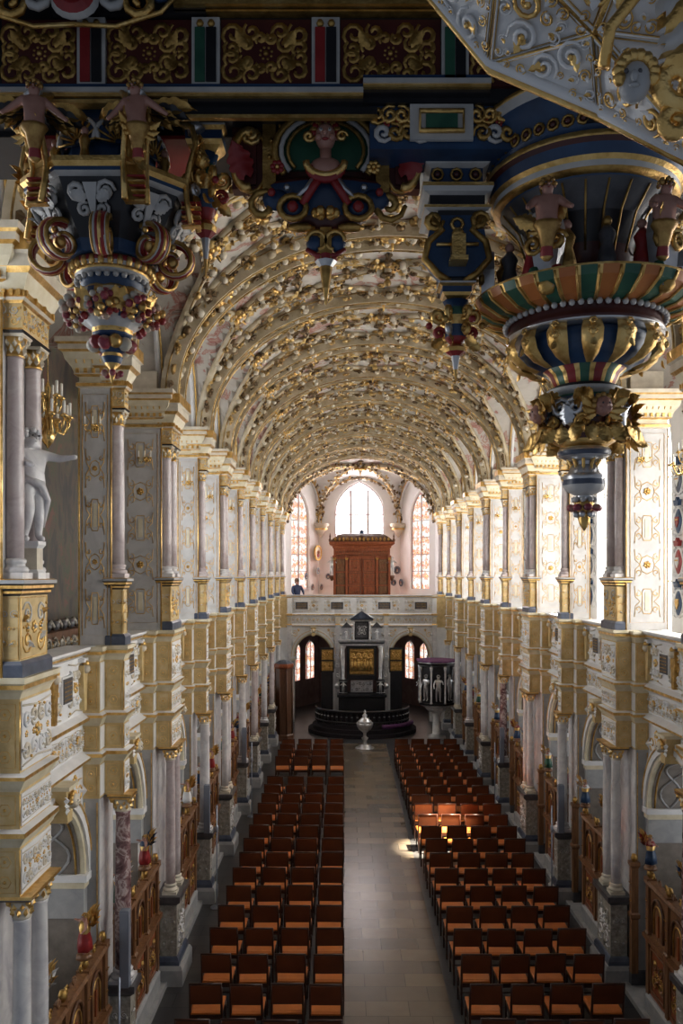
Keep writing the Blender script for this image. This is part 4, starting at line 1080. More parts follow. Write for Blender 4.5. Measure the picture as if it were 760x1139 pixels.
# ================================================================ wooden screens between the columns
def statuette(mb,h,col,col2):
    mb.lathe(0,0,[(.17*h,0),(.17*h,.05*h),(.13*h,.1*h)],8,oak)
    figure(mb,Matrix.Translation((0,0,.08*h)),.8*h,skin,hairm,'p3',((.14,-.12,.02),(.1,-.14,-.16)),(.3,0))
    mb.lathe(0,0,[(.17*h,.16*h),(.15*h,.34*h),(.11*h,.50*h),(.14*h,.62*h),(.09*h,.72*h)],10,[col,col,gold,col2],True,0,1,.85,5,.12)
    for sx in (-1,1):
        F = Fr((sx*.05*h,.10*h,.62*h),(sx,0,0),(0,.3,.95),(0,1,0))
        for j in range(4): leaf(mb,F,0,0,pi/2-.35*j,h*(.42-.05*j),col2 if j%2 else gold,.01,.18)
def screen(short=False):
    r = empty('wooden_screen')
    def P(nm,f): mb=MB(); f(mb); return mb.build(nm,r)
    H=1.02; E1=.35 if short else H
    P('base_rail',lambda m:m.ring(-.04,.06,-H,E1,[(.03,.08),(.03,.30),(0,.34)],[greyst,greyst]))
    for y in (-H,-.35,.35,H):
        P('post',lambda m:(m.ring(-.05,.05,y-.05,y+.05,[(.0,.30),(.0,1.10),(.02,1.13),(.02,1.18),(0,1.2),(0,1.86),(.02,1.9),(.02,1.95)],oak),m.lathe(0,y,[(.03,1.95),(.05,2.0),(.03,2.06)],8,oldgold),relief(m,Fr((-.055,y,1.5),EY,EZ,-EX),.08,.5,oldgold,oak,.5,3)))
    P('ledge',lambda m:m.ring(-.04,.04,-H,E1,[(.03,1.08),(.06,1.12),(.06,1.17)],oak))
    for yc in ((-.685,0) if short else (-.685,0,.685)):
        P('lower_panel',lambda m:(m.box(-.02,.02,yc-.3,yc+.3,.34,1.08,redwood),m.tube([(-.03,yc-.24,.42),(-.03,yc+.24,.42),(-.03,yc+.24,1.0),(-.03,yc-.24,1.0)],.018,oak,5,closed=True),relief(m,Fr((-.03,yc,.71),EY,EZ,-EX),.4,.44,oldgold,oak,.8,7)))
        def up(m):
            m.box(-.015,.015,yc-.3,yc+.3,1.17,1.86,oak)
            m.tube([(-.03,yc-.2,1.24)]+[(-.03,yc+.2*cos(a),1.55+.2*sin(a)) for a in [pi-pi*i/8 for i in range(9)]]+[(-.03,yc+.2,1.24)],.022,darkoak,5)
            m.tube([(-.03,yc-.2,1.24)]+[(-.03,yc+.14*cos(a),1.53+.14*sin(a)) for a in [pi-pi*i/8 for i in range(9)]]+[(-.03,yc+.14,1.24)],.012,gold,4)
            m.box(-.035,-.015,yc-.02,yc+.02,1.26,1.55,redwood)
        P('upper_panel',up)
    P('top_rail',lambda m:m.ring(-.03,.03,-H,E1,[(.02,1.84),(.05,1.89),(.03,1.93)],[oak,oak]))
    def crest(m):
        for i in range(6 if short else 9):
            y=-.95+i*.2375; spiral(m,Fr((0,y,2.0),EY,EZ,-EX),0,0,.06,oldgold if i%2 else oak,1.3,0,1 if i%2 else -1,.012,4,9)
    P('cresting',crest)
    return r
sc0 = screen(); sc1 = screen(True)
st_m = [(bluep,white),(redp,gold),(greenp,white),(redp,bluep),(bluep,redp),(white,gold)]
stats=[]
for i,(a,b) in enumerate(st_m):
    mb=MB(); statuette(mb,.55,a,b); stats.append(mb.build('winged_statuette'))
stw = ['blue robed','red robed','green robed','red robed','blue robed','white robed']
firsts=True
for s in (-1,1):
    for k in range(FIRST,LAST-1):
        off=.115 if k%2==0 else -.115; y=pk(k)+BAY/2+off
        o=copy_tree(sc0 if s<0 else sc1); o.location=(C+s*3.56,y,0); o.scale=(s,1,1)
        tag(o,f'carved oak screen panel under the {ORD[k]} arch from the viewer on the {SIDE[s]} side','screen',f'oak screens under the {SIDE[s]} arches')
        for q,yy in enumerate((-1.0,.35)):
            i=(k*2+q+(s>0))%6; c_=stats[i].copy(); COL.objects.link(c_); c_.location=(C+s*3.56,y+yy,2.065)
            c_.rotation_euler=(0,0,s*.9); c_.scale=(1,1,1)
            tag(c_,f'{stw[i]} winged statuette on the {"nearer" if q==0 else "farther"} post of the {ORD[k]} {SIDE[s]} oak screen','statuette','statuettes on the oak screens')
kill(sc0); kill(sc1)
for o in stats: bpy.data.objects.remove(o)
# pews in the aisles behind the screens
pw = empty('pew')
mb=MB(); mb.box(-.55,.55,-.05,.0,.16,1.25,darkoak); mb.ring(-.57,.57,-.06,.01,[(0,1.22),(.02,1.25),(.02,1.29)],oak); mb.build('backrest',pw)
mb=MB(); mb.box(-.55,.55,-.42,-.05,.56,.60,oak); mb.build('seat',pw)
for x in (-.57,.57):
    mb=MB(); mb.prism([(-.45,.16),(.04,.16),(.04,1.28),(-.05,1.36),(-.12,1.2),(-.2,.78),(-.45,.7)],(x,0,0),EY,EZ,EX,.035,oak); mb.build('bench_end',pw)
for s in (-1,1):
    n_=0
    for k in range(FIRST,LAST):
        for q in range(2):
            o=copy_tree(pw); o.location=(C+s*4.34,pk(k)+BAY/2+(.115 if k%2==0 else -.115)+.2+(q-.5)*.95,0); o.scale=(.55,1,1)
            tag(o,f'dark oak pew seen through the {ORD[k]} arch on the {SIDE[s]}, {"nearer" if q==0 else "farther"} of two','pew',f'pews in the {SIDE[s]} aisle')
kill(pw)
# ================================================================ loudspeakers and poles
for s in (-1,1):
    for k in (1,3,5):
        r=empty('column_loudspeaker',(C+s*3.34,pk(k)-.17,1.34)); tag(r,f'tall narrow grey loudspeaker box in front of the {ORD[k//2]} single column on the {SIDE[s]}','loudspeaker','slim grey loudspeakers at the columns')
        mb=MB(); mb.ring(-.055,.055,-.05,.05,[(-.008,0),(0,.008),(0,.905),(-.008,.913)],speakm); mb.build('cabinet',r)
        mb=MB(); mb.box(-.047,.047,-.054,-.049,.03,.88,speakm); mb.build('grille',r)
    for k in (3,5):
        r=empty('barrier_post',(C+s*3.13,pk(k)-.33,0)); tag(r,f'thin pale blue metal post with round foot by the {ORD[k//2]} single column on the {SIDE[s]}','post')
        mb=MB(); mb.lathe(0,0,[(.12,0),(.12,.01),(.02,.03)],16,polem); mb.build('foot',r)
        mb=MB(); mb.tube([(0,0,.02),(0,0,1.9)],.013,polem,6); mb.build('pole',r)
        mb=MB(); mb.lathe(0,0,[(.02,1.40),(.03,1.43),(.03,1.5),(.02,1.53)],8,polem); mb.build('clamp',r)
r=empty('barrier_post',(C-3.24,9.25,0)); tag(r,'thin pale blue metal post beside the dark purple column at lower left','post')
mb=MB(); mb.lathe(0,0,[(.12,0),(.12,.01),(.02,.03)],16,polem); mb.build('foot',r)
mb=MB(); mb.tube([(0,0,.02),(0,0,1.75)],.013,polem,6); mb.build('pole',r)
# ================================================================ sconces and chandeliers
def candle_arm(mb,F,dx,z,cd=None):
    mb.tube([F.p(0,z,0),F.p(dx*.5,z-.06,.06),F.p(dx*.9,z-.03,.10),F.p(dx,z+.03,.11)],.007,brass,5)
def sconce():
    r=empty('wall_sconce')
    mb=MB(); mb.M=Matrix.Rotation(pi/2,4,'X'); mb.lathe(0,0,[(.06,0),(.05,.012),(.03,.02)],12,brass); mb.M=Matrix.Identity(4)
    rosette(mb,Fr((0,-.02,0),EX,EZ,-EY),0,0,.07,brass,brass,6); mb.build('backplate',r)
    F=Fr((0,-.02,0),EX,EZ,-EY)
    for dx in (-.12,0,.12):
        mb=MB(); mb.tube([F.p(0,0,0),F.p(dx*.6,-.07,.08),F.p(dx,-.05,.14),F.p(dx,.0,.15)],.008,brass,5); a_=mb.build('arm',r)
        mb=MB(); p=F.p(dx,0,.15); mb.lathe(p[0],p[1],[(.01,p[2]),(.035,p[2]+.01),(.03,p[2]+.02),(.014,p[2]+.03)],10,brass); mb.build('drip_pan',a_)
        mb=MB(); mb.lathe(p[0],p[1],[(.012,p[2]+.03),(.012,p[2]+.15),(.003,p[2]+.155)],8,candle); mb.build('candle',a_)
    return r
s0=sconce()
for s in (-1,1):
    for k in range(1,9):
        d=k%2==0; o=copy_tree(s0); o.location=(C+s*(3.74 if d else 3.70),pk(k)-(.35 if d else .12)-.01,7.95); o.scale=(.75,.75,.75)
        tag(o,f'brass three candle sconce on the {ORD[k]} marbled pier of the {SIDE[s]} gallery','sconce','sconces on the gallery piers')
kill(s0)
def chandelier(name,loc,rad,ztop,label,narm=10):
    r=empty(name,loc); tag(r,label,'chandelier')
    mb=MB(); mb.lathe(0,0,[(.005,-.26),(.05,-.2),(.07,-.14),(.03,-.08),(.05,-.02),(.025,.05),(.04,.14),(.02,.2),(.03,.28),(.006,.34)],14,brass); mb.build('stem',r)
    mb=MB(); mb.tube([(0,0,.3),(0,0,ztop-loc[2])],.006,brass,5); mb.build('hanging_rod',r)
    for t,(rr,z,n) in enumerate(((rad,-.04,narm),(rad*.62,.14,narm//2+1))):
        for i in range(n):
            a=2*pi*i/n+.2+t*.3; c_,s_=cos(a),sin(a)
            mb=MB(); mb.tube([(c_*q*rr,s_*q*rr,z+dz) for q,dz in ((.1,0),(.3,.05),(.55,-.07),(.8,-.08),(.97,-.01),(1,.05))],.008,brass,5)
            mb.tube([(c_*q*rr,s_*q*rr,z+dz) for q,dz in ((.45,-.03),(.55,.05),(.7,.03),(.66,-.02))],.005,brass,4); a_=mb.build('arm',r)
            mb=MB(); mb.lathe(c_*rr,s_*rr,[(.008,z+.04),(.036,z+.055),(.032,z+.065),(.014,z+.08)],10,brass); mb.build('drip_pan',a_)
            mb=MB(); mb.lathe(c_*rr,s_*rr,[(.013,z+.08),(.013,z+.19),(.003,z+.197)],8,candle); mb.build('candle',a_)
    return r
chandelier('chandelier',(-2.66,7.5,7.60),.19,9.4,'brass chandelier with white candles hanging at upper left before the dark painting')
chandelier('chandelier',(4.90,11.8,7.75),.28,10.2,'brass chandelier at the right edge against the bright gallery wall')
chandelier('chandelier',(-3.45,8.3,2.95),.24,4.2,'small brass chandelier low at left beside the nearest lower arch',6)
chandelier('chandelier',(4.85,11.0,2.95),.24,4.2,'small dark chandelier low at right seen through the nearest arch',6)
# ================================================================ painting on the left gallery wall
for k,lb in ((0,'tall dark arched oil painting, hidden one nearest the viewer on the left gallery wall'),(1,'tall dark arched oil painting with muted green and red figures on the left gallery wall')):
    xw=C-UO; yc=pk(k)+BAY/2
    r=empty('painting',(xw,yc,5.15)); tag(r,lb,'painting')
    m,nt,b,o_=newmat('oil_painting'+str(k)); v=coords(nt,'World',(1,1.6,.7)); f=noise(nt,v,1.6,6,.65,1.2)
    nt.links.new(ramp(nt,f,[(.3,(.010,.011,.014)),(.45,(.032,.031,.03)),(.52,(.085,.055,.04)),(.57,(.035,.065,.035)),(.62,(.14,.045,.035)),(.70,(.06,.055,.05))]),b.inputs['Base Color']); b.inputs['Roughness'].default_value=.4
    op=pointed(1.22,0.35,3.4,4.45)
    mb=MB(); mb.prism(op,(.02,0,0),EY,EZ,EX,.03,m); mb.build('canvas',r)
    mb=MB(); mb.tube([(.06,a,b_) for a,b_ in op],.05,darkoak,6,closed=True); mb.tube([(.10,a*.97,b_) for a,b_ in op],.016,gold,5,closed=True); mb.build('frame',r)
    mb=MB(); mb.box(0,.25,-1.25,1.25,0.0,.32,darkoak)
    for i in range(10): F=Fr((.26,-1.1+i*.245,.16),-EY,EZ,EX); spiral(mb,F,0,0,.10,relst,1.4,i,1,.022); rosette(mb,F,.12,0,.05,oldgold,cream)
    for i in range(8): mb.ball((.22,-1.05+i*.3,.40),.07,darkst,6,4); mb.tube([(.22,-1.05+i*.3,.36),(.22,-.9+i*.3,.46),(.22,-.76+i*.3,.36)],.03,relst,5)
    mb.build('carved_predella',r)
# shields on the white right gallery wall
rs=random.Random(8); shn=0
sh_meshes=[]
for ci,(cm,cf) in enumerate(((bluep,redp),(slateb,white),(bluep,gold),(redp,white))):
    parts_=[]
    mb=MB()
    mb.tube([(0,.15*cos(a)*(1+.08*cos(4*a)),.19*sin(a)) for a in [i*pi/12 for i in range(24)]],.022,white,6,closed=True)
    for sx in (-1,1):
        for sz in (-1,1): spiral(mb,Fr((0,sx*.15,sz*.16),EY,EZ,-EX),0,0,.06,silver if sz>0 else white,1.4,1,sx*sz,.013)
    a1=mb
    m2=MB(); M_=Matrix.Rotation(-pi/2,4,'Y'); m2.M=M_; m2.lathe(0,0,[(.17,-.03),(.155,.01),(.10,.03)],20,cm,False,0,1.15,.85)
    m2.M=Matrix.Identity(4); m2.prism([(-.06,.06),(.06,.06),(.06,-.02),(0,-.09),(-.06,-.02)],(-.03,0,0),EY,EZ,-EX,.012,cf); m2.box(-.05,-.04,-.05,.05,.01,.03,gold)
    m3=MB(); m3.prism([(-.07,0),(.07,0),(.10,.08),(.05,.05),(0,.12),(-.05,.05),(-.10,.08)],(0,0,.22),EY,EZ,-EX,.05,cm if ci!=1 else bluep)
    sh_meshes.append((a1,m2,m3))
built=[]
for a1,m2,m3 in sh_meshes:
    r=empty('armorial_shield'); a1.build('shield_rim',r); m2.build('shield_field',r); m3.build('crest',r); built.append(r)
cn=['blue and red','dark and white','blue and gold','red and white']
for k in range(0,8):
    for c_i,dy in enumerate((-.93,.93)):
        for z_i,z in enumerate((5.75,6.42,7.08,7.74)):
            i=(k+c_i+z_i)%4; o=copy_tree(built[i]); o.location=(C+UO-.02,pk(k)+BAY/2+dy,z); o.scale=(1.15,1.15,1.15)
            tag(o,f'{cn[i]} oval shield, {["lowest","second lowest","second highest","topmost"][z_i]} {"before" if c_i==0 else "after"} the {ORD[k]} right gallery window','shield','armorial shields on the right gallery wall')
for r in built: kill(r)
# white cherub statue between the near left columns
r=empty('cherub_statue',(C-3.42,7.14,6.17)); tag(r,'white marble cherub statue with an outstretched arm beside the nearest left gallery columns','statue')
mb=MB(); mb.ring(-.07,.07,-.07,.07,[(.02,0),(.02,.05),(0,.08),(0,.26),(.02,.29),(.02,.32)],[white,white,cream,white,white]); mb.build('plinth',r)
mb=MB(); figure(mb,Matrix.Translation((0,0,.31))@Matrix.Rotation(.9,4,'Z'),.98,whitem,whitem,'p4',((.02,-.20,-.12),(.16,-.20,-.02)),(.6,0)); mb.build('body',r)
mb=MB(); mb.tube([(-.10,-.05,.78),(0,-.10,.84),(.10,-.05,.80),(.12,.05,.68),(.06,.09,.45)],[.03,.04,.04,.03,.02],whitem,6); mb.build('drapery',r)
# opened ceiling lights not present; end
LEAFHI = True
# ================================================================ carved ceiling of the loft above the viewer
LY = 4.5
def L(px,py,Y=LY): return ((px-383)*Y/930, Y, 6.2+(640-py)*Y/930)
def q_(n,Y=LY): return n*Y/930
# coffer beam with pierced gilt panels
beam = empty('ceiling_beam',(0,0,0)); tag(beam,kind='structure')
YB=4.2
def bz(py): return 6.2+(640-py)*YB/930
def bx(px): return (px-383)*YB/930
mb=MB(); mb.box(bx(-60),bx(640),YB+.02,YB+.35,bz(112),bz(-60),blackp); mb.build('beam_core',beam)
for x0,x1,sd in ((-60,-5,1),(2,86,2),(119,213,3),(246,346,4),(379,490,5),(522,620,6)):
    mb=MB(); w_=bx(x1)-bx(x0); h_=bz(22)-bz(96); F=Fr((bx((x0+x1)/2),YB+.01,(bz(22)+bz(96))/2),EX,EZ,-EY)
    mb.box(bx(x0),bx(x1),YB,YB+.03,bz(96),bz(22),maroon)
    for sx in (-1,1):
        for sy in (-1,1):
            for (a,b,r_,d) in ((.36,.28,.17,1),(.16,.32,.13,-1),(.38,.07,.12,-1),(.22,.13,.12,1),(.06,.22,.08,1)):
                spiral(mb,F,sx*a*w_,sy*b*h_,r_*h_*1.15,oldgold,1.4,(pi/2 if d>0 else -pi/2)*sy+(0 if sx>0 else pi),sx*sy*d,.015)
            leaf(mb,F,sx*.2*w_,sy*.1*h_,sx*sy*.8+(0 if sx>0 else pi),.10,oldgold)
    rosette(mb,F,0,0,.05,oldgold,oldgold,8); mb.tube([F.p(.10*cos(a),.10*sin(a)) for a in [i*pi/8 for i in range(16)]],.008,oldgold,4,closed=True)
    for sx in (-1,1): mb.tube([F.p(sx*w_*.48,-h_*.48),F.p(sx*w_*.48,h_*.48)],.009,oldgold,4)
    mb.tube([F.p(-w_*.48,h_*.49),F.p(w_*.48,h_*.49)],.009,oldgold,4)
    mb.build('pierced_gilt_panel',beam)
for x0,x1,c_ in ((87,118,redp),(214,245,greenp),(347,378,redp),(491,521,greenp)):
    mb=MB(); mb.box(bx(x0),bx(x1),YB-.02,YB+.02,bz(97),bz(22),whitep)
    for t in (.3,.7):
        x=bx(x0)+(bx(x1)-bx(x0))*t; mb.box(x-.025,x+.025,YB-.03,YB-.019,bz(94),bz(34),c_ if t<.5 else blackp); mb.ball((x,YB-.02,bz(29)),.02,oldgold,6,4)
    mb.build('fluted_divider',beam)
mb=MB()
def hbar(x0,x1,ya,yb,dY,m_): mb.box(bx(x0),bx(x1),YB-dY,YB+.03,bz(yb),bz(ya),m_)
for (x0,x1,o_) in ((-60,404,0),(404,545,-10)):
    hbar(x0,x1,97+o_,103+o_,.03,bluep); hbar(x0,x1,103+o_,108+o_,.05,whitep); hbar(x0,x1,108+o_,112+o_,.04,gold); hbar(x0,x1,112+o_,116+o_,.02,blackp)
hbar(-60,210,114,118,.03,gold); hbar(195,420,127,131,.0,gold); hbar(195,420,116,127,-.02,blackp)
hbar(195,620,-20,4,.05,blackp); hbar(195,620,8,13,.06,gold); hbar(195,620,15,17,.03,oldgold)
mb.build('beam_cornice',beam)
# soffit of the loft
mb=MB(); z0=bz(118)
mb.box(-2.6,3.2,YB+.30,4.98,z0,z0+.12,blackp); mb.box(bx(20),bx(200),YB+.28,4.9,z0-.02,z0,redp)
mb.box(-2.6,4.4,-1.5,YB+.32,bz(-60),bz(-60)+.15,blackp)
mb.box(bx(640),4.4,YB-.2,5.2,bz(160),bz(-60),blackp)
mb.build('loft_soffit',beam)
# scrolls painted under the top left
mb=MB()
mb.M=Matrix.Translation((bx(92),YB-.12,bz(18)))
F=Fr((0,0,0),EX,EZ,-EY)
mb.M=mb.M@Matrix.Rotation(pi/2,4,'X'); mb.lathe(0,0,[(.10,0),(.085,.03),(.05,.05)],18,[whitep,redp],False,0,1.2,1); mb.M=Matrix.Translation((bx(92),YB-.12,bz(18)))
for sx in (-1,1):
    for a_,b_,r_,m_ in ((.19,.02,.075,whitep),(.32,-.01,.09,gold),(.42,.05,.06,bluep),(.25,.09,.05,gold)): spiral(mb,F,sx*a_,b_,r_,m_,1.5,1.5,sx,.018,6)
    mb.tube([F.p(0,-.12,0),F.p(sx*.2,-.13,0),F.p(sx*.42,-.06,0),F.p(sx*.52,.05,0)],.012,gold,5)
mb.build('cartouche_frieze',beam)
mb=MB(); mb.box(bx(60),bx(230),YB-.03,YB+.03,bz(20),bz(-30),blackp); mb.build('cartouche_back',beam)
# gilded frieze band right of the centre
mb=MB(); YF=4.32
mb.box(bx(412),bx(760),YB+.05,YB+.30,bz(160),bz(105),bluep)
for i,px in enumerate(range(420,760,14)):
    F=Fr((bx(px),YB+.04,bz(132)),EX,EZ,-EY)
    if 468<px<522: continue
    spiral(mb,F,0,.04,.05,gold,1.5,i,1 if i%2 else -1,.011); spiral(mb,F,.03,-.05,.05,whitep if i%3==0 else oldgold,1.4,i*2,-1,.012)
    rosette(mb,F,.05,.0,.022,redp,gold)
F=Fr((bx(492),YB+.04,bz(133)),EX,EZ,-EY)
mb.prism([(-.16,-.09),(.16,-.09),(.16,.09),(-.16,.09)],F.o,F.x,F.y,F.n,.02,whitep)
mb.tube([F.p(-.11,-.05,.03),(F.p(.11,-.05,.03)),F.p(.11,.05,.03),F.p(-.11,.05,.03)],.014,gold,5,closed=True); mb.box(bx(492)-.08,bx(492)+.08,YB+.005,YB+.02,bz(133)-.035,bz(133)+.035,greenp)
mb.build('gilded_frieze',beam)

def fruitball(mb,c,r,sd,m_list,n=26,fr=.2):
    rd=random.Random(sd)
    for i in range(n):
        a=i*2.4; z=1-2*(i+.5)/n; q=sqrt(1-z*z)
        mb.ball((c[0]+r*q*cos(a),c[1]+r*q*sin(a),c[2]+r*z*.8),r*fr*rd.uniform(.7,1.2),m_list[i%len(m_list)],6,4)
# ---------------- left pendant
cx,cy = L(125,0)[0], LY
def zz(py): return 6.2+(640-py)*LY/930
q=LY/930
root=empty('carved_pendant',(cx,cy,zz(235))); tag(root,'large painted hanging boss at upper left, blue bowl with fruit below red and white scrolls','pendant')
def pp(nm,f,loc=None):
    mb=MB(Matrix.Translation((0,0,-zz(235)))); f(mb); return mb.build(nm,root)
pp('finial',lambda m:(m.lathe(0,0,[(.004,zz(427)),(2.5*q,zz(420)),(4*q,zz(415)),(3*q,zz(411)),(9*q,zz(405)),(12*q,zz(398)),(8*q,zz(388)),(14*q,zz(384))],14,[gold,gold,bluep,gold,bluep,gold,bluep]),
    [m.ball((9*q*cos(a),9*q*sin(a),zz(416)),4*q,fruit,6,4) for a in (0,1.26,2.5,3.77,5)]))
pp('lower_fruit_cluster',lambda m:(m.lathe(0,0,[(8*q,zz(396)),(17*q,zz(388)),(16*q,zz(376)),(22*q,zz(370))],14,bluep),[m.ball((20*q*cos(a),20*q*sin(a),zz(386)+.01*(i%2)),8*q,(fruit,gold,cream,redp)[i%4],7,5) for i,a in enumerate([i*2*pi/11 for i in range(11)])]))
pp('bowl',lambda m:(m.lathe(0,0,[(19*q,zz(378)),(22*q,zz(373)),(22*q,zz(368)),(33*q,zz(360)),(41*q,zz(345)),(38*q,zz(330)),(34*q,zz(326))],28,[bluep,gold,whitep,[gold,bluep,cream,bluep]*7,[gold,cream,cream,bluep]*7,gold],True,0,1,1,10,.04)))
def fc(m):
    for i in range(7):
        a=i*2*pi/7-pi/2; fruitball(m,(40*q*cos(a),40*q*sin(a),zz(350)),16*q,i,[fruit,redp,cream,gold,fruit],30,.27)
        for sx in (-1,1):
            F=Fr((41*q*cos(a+.42),41*q*sin(a+.42),zz(350)),(-sin(a+.42),cos(a+.42),0),EZ,(cos(a+.42),sin(a+.42),0)); leaf(m,F,0,-.03,pi/2-sx*.2,.13,gold,.01,.3)
pp('fruit_garland',fc)
pp('blue_ring',lambda m:m.lathe(0,0,[(33*q,zz(330)),(35*q,zz(326)),(34*q,zz(314)),(40*q,zz(311)),(41*q,zz(306))],28,[bluep,bluep,whitep,gold]))
pp('beaded_ring',lambda m:([m.ball((38*q*cos(a),38*q*sin(a),zz(317)),3.4*q,whitep,6,4) for a in [i*2*pi/26 for i in range(26)]],[m.ball((44*q*cos(a),44*q*sin(a),zz(304)),3.8*q,gold,6,4,(1,1,1.6)) for a in [i*2*pi/28 for i in range(28)]],m.lathe(0,0,[(38*q,zz(309)),(45*q,zz(304)),(44*q,zz(298)),(36*q,zz(294))],28,[whitep,redp,gold])))
for i in range(8):
    a=i*pi/4+pi/2+.12; c_,s_=cos(a),sin(a)
    def scr(m):
        F=Fr((66*q*c_,66*q*s_,zz(290)),(c_,s_,0),EZ,(-s_,c_,0))
        pts=[]; 
        for t in range(22):
            u=t/21; an=2.2-u*2*pi*1.25; rr=26*q*(1-.72*u); pts.append((rr*cos(an),rr*sin(an)*.9))
        for off,m_,w_ in ((-.036,oldgold,.014),(-.026,whitep,.015),(-.010,redp,.022),(.010,redp,.022),(.026,whitep,.015),(.036,oldgold,.014)): m.tube([F.p(x,y,off) for x,y in pts],[w_*(1-.4*t/21) for t in range(22)],m_,5)
        m.tube([F.p(x*1.1,y*1.1,0) for x,y in pts[:14]],.012,gold,5)
        m.ball(F.p(0,0,0),7*q,gold,7,5)
        m.tube([F.p(-24*q,20*q),F.p(-34*q,10*q),F.p(-30*q,-6*q)],.02,gold,5)
    pp('scroll_bracket',scr)
pp('box_panel',lambda m:m.lathe(0,0,[(50*q,zz(296)),(54*q,zz(284)),(70*q,zz(262)),(86*q,zz(232)),(90*q,zz(224))],8,[bluep,blackp,blackp,slateb],False,pi/8))
for i in range(8):
    a=i*pi/4; c_,s_=cos(a),sin(a); N_=Vector((c_,s_,-.55)).normalized(); T_=Vector((-s_,c_,0)); U_=N_.cross(T_)
    def rl(m):
        F=Fr((74*q*c_,74*q*s_,zz(255)),T_,U_,N_)
        for sx in (-1,1):
            spiral(m,F,sx*.07,.04,.05,whitep,1.5,0,sx,.012); spiral(m,F,sx*.045,-.045,.035,whitep,1.4,1,-sx,.010); leaf(m,F,sx*.03,.0,pi/2-sx,.09,whitep)
        m.prism([(-.035,.08),(.035,.08),(.02,0),(0,-.14),(-.02,0)],F.o,F.x,F.y,F.n,.015,whitep); m.ball(F.p(0,-.1,.02),.018,gold,6,4)
    pp('white_relief',rl)
pp('octagon_cornice',lambda m:m.lathe(0,0,[(84*q,zz(234)),(92*q,zz(230)),(92*q,zz(226)),(96*q,zz(222)),(96*q,zz(217)),(60*q,zz(216))],8,[whitep,bluep,gold,gold,blackp],False,pi/8))
pp('core',lambda m:m.lathe(0,0,[(48*q,zz(217)),(48*q,zz(140)),(62*q,zz(122))],16,[bluep,maroon],False))
for i in range(8):
    a=i*pi/4+pi/8; c_,s_=cos(a),sin(a)
    def fan(m):
        F=Fr((52*q*c_,52*q*s_,zz(186)),(-s_,c_,0),EZ,(c_,s_,0))
        m.prism([(.12*cos(t),.12*sin(t)) for t in [pi*j/8 for j in range(9)]],F.o,F.x,F.y,F.n,.02,bluep)
        for j in range(9): t=pi*j/8; m.tube([F.p(.02*cos(t),.02*sin(t),.025),F.p(.115*cos(t),.115*sin(t),.03)],.007,oldgold,4)
        m.tube([F.p(.125*cos(t),.125*sin(t),.02) for t in [pi*j/10 for j in range(11)]],.012,whitep,5)
    pp('shell_fan',fan)
for i in range(8):
    a=i*pi/4+pi/8+.2; c_,s_=cos(a),sin(a)
    pp('small_figure',lambda m:(m.lathe(62*q*c_,62*q*s_,[(.035,zz(217)),(.028,zz(205)),(.02,zz(196)),(.03,zz(188)),(.015,zz(182))],8,oldgold),m.ball((62*q*c_,62*q*s_,zz(178)),.022,skin,6,5)))
for i,px_a in enumerate([(-pi/2+.51),(-pi/2-.62),(-pi/2+1.35),(pi/2),(pi-.2)]):
    c_,s_=cos(px_a),sin(px_a)
    def br(m):
        T_=Vector((-s_,c_,0))
        path=[(98,262),(94,240),(92,222),(97,200),(104,180),(100,160),(86,150)]
        for off in (-1,1): m.tube([Vector((r_*q*c_,r_*q*s_,zz(y_)))+T_*off*.055 for r_,y_ in path],.016,gold,6)
        V=[];Fs=[]
        for r_,y_ in path:
            for off in (-1,1): V.append(tuple(Vector((r_*q*c_,r_*q*s_,zz(y_)))+T_*off*.055))
        for j in range(len(path)-1): Fs.append((2*j,2*j+1,2*j+3,2*j+2))
        m.add(V,Fs,oldgold)
        for j in range(6):
            p=Vector((94*q*c_,94*q*s_,zz(262-j*5))); m.box(p.x-.05,p.x+.05,p.y-.02,p.y+.02,p.z,p.z+.008,redp if j%2 else gold)
        rd=random.Random(i)
        F=Fr(Vector((103*q*c_,103*q*s_,zz(190))),T_,EZ,(c_,s_,0)); cherub(m,F,0,0,.045,gold,gold,gold); spiral(m,F,0,.09,.04,gold); spiral(m,F,0,-.09,.04,gold,1.4,2,-1)
        for j in range(5): leaf(m,F,rd.uniform(-.03,.03),-.16+j*.07,rd.uniform(0,6),.07,gold)
        m.tube([Vector((100*q*c_,100*q*s_,zz(158))),Vector((90*q*c_,90*q*s_,zz(135)))],[.05,.008],silver,8)
    pp('gilded_console',br)
# putti sitting on the consoles
for i,(px,rz,lb) in enumerate(((38,.25,'winged gold haired putto leaning out above the left corner of the big left pendant'),(151,-.15,'winged gold haired putto above the middle console of the big left pendant'))):
    x_,_,z_=L(px,190,LY-.47); r=empty('putto',(x_,LY-.47,z_),1,rz); tag(r,lb,'putto','putti around the left pendant')
    mb=MB(); M_=Matrix.Translation((0,.04,0))@Matrix.Rotation(.12,4,'X'); figure(mb,M_,.44,skin,hairm,'p5',((.20,.02,-.14),(.20,.02,-.14)),(.5,.5),True,.47); mb.build('body',r)
    mb=MB()
    for sx in (-1,1):
        F=Fr((sx*.05,.05,.32),(sx,0,0),EZ,(0,1,0))
        for j in range(5): leaf(mb,F,0,0,.15-.28*j,.24-.03*j,(oldgold,blackp,oldgold)[j%3],.01,.16)
    mb.build('wing',r)
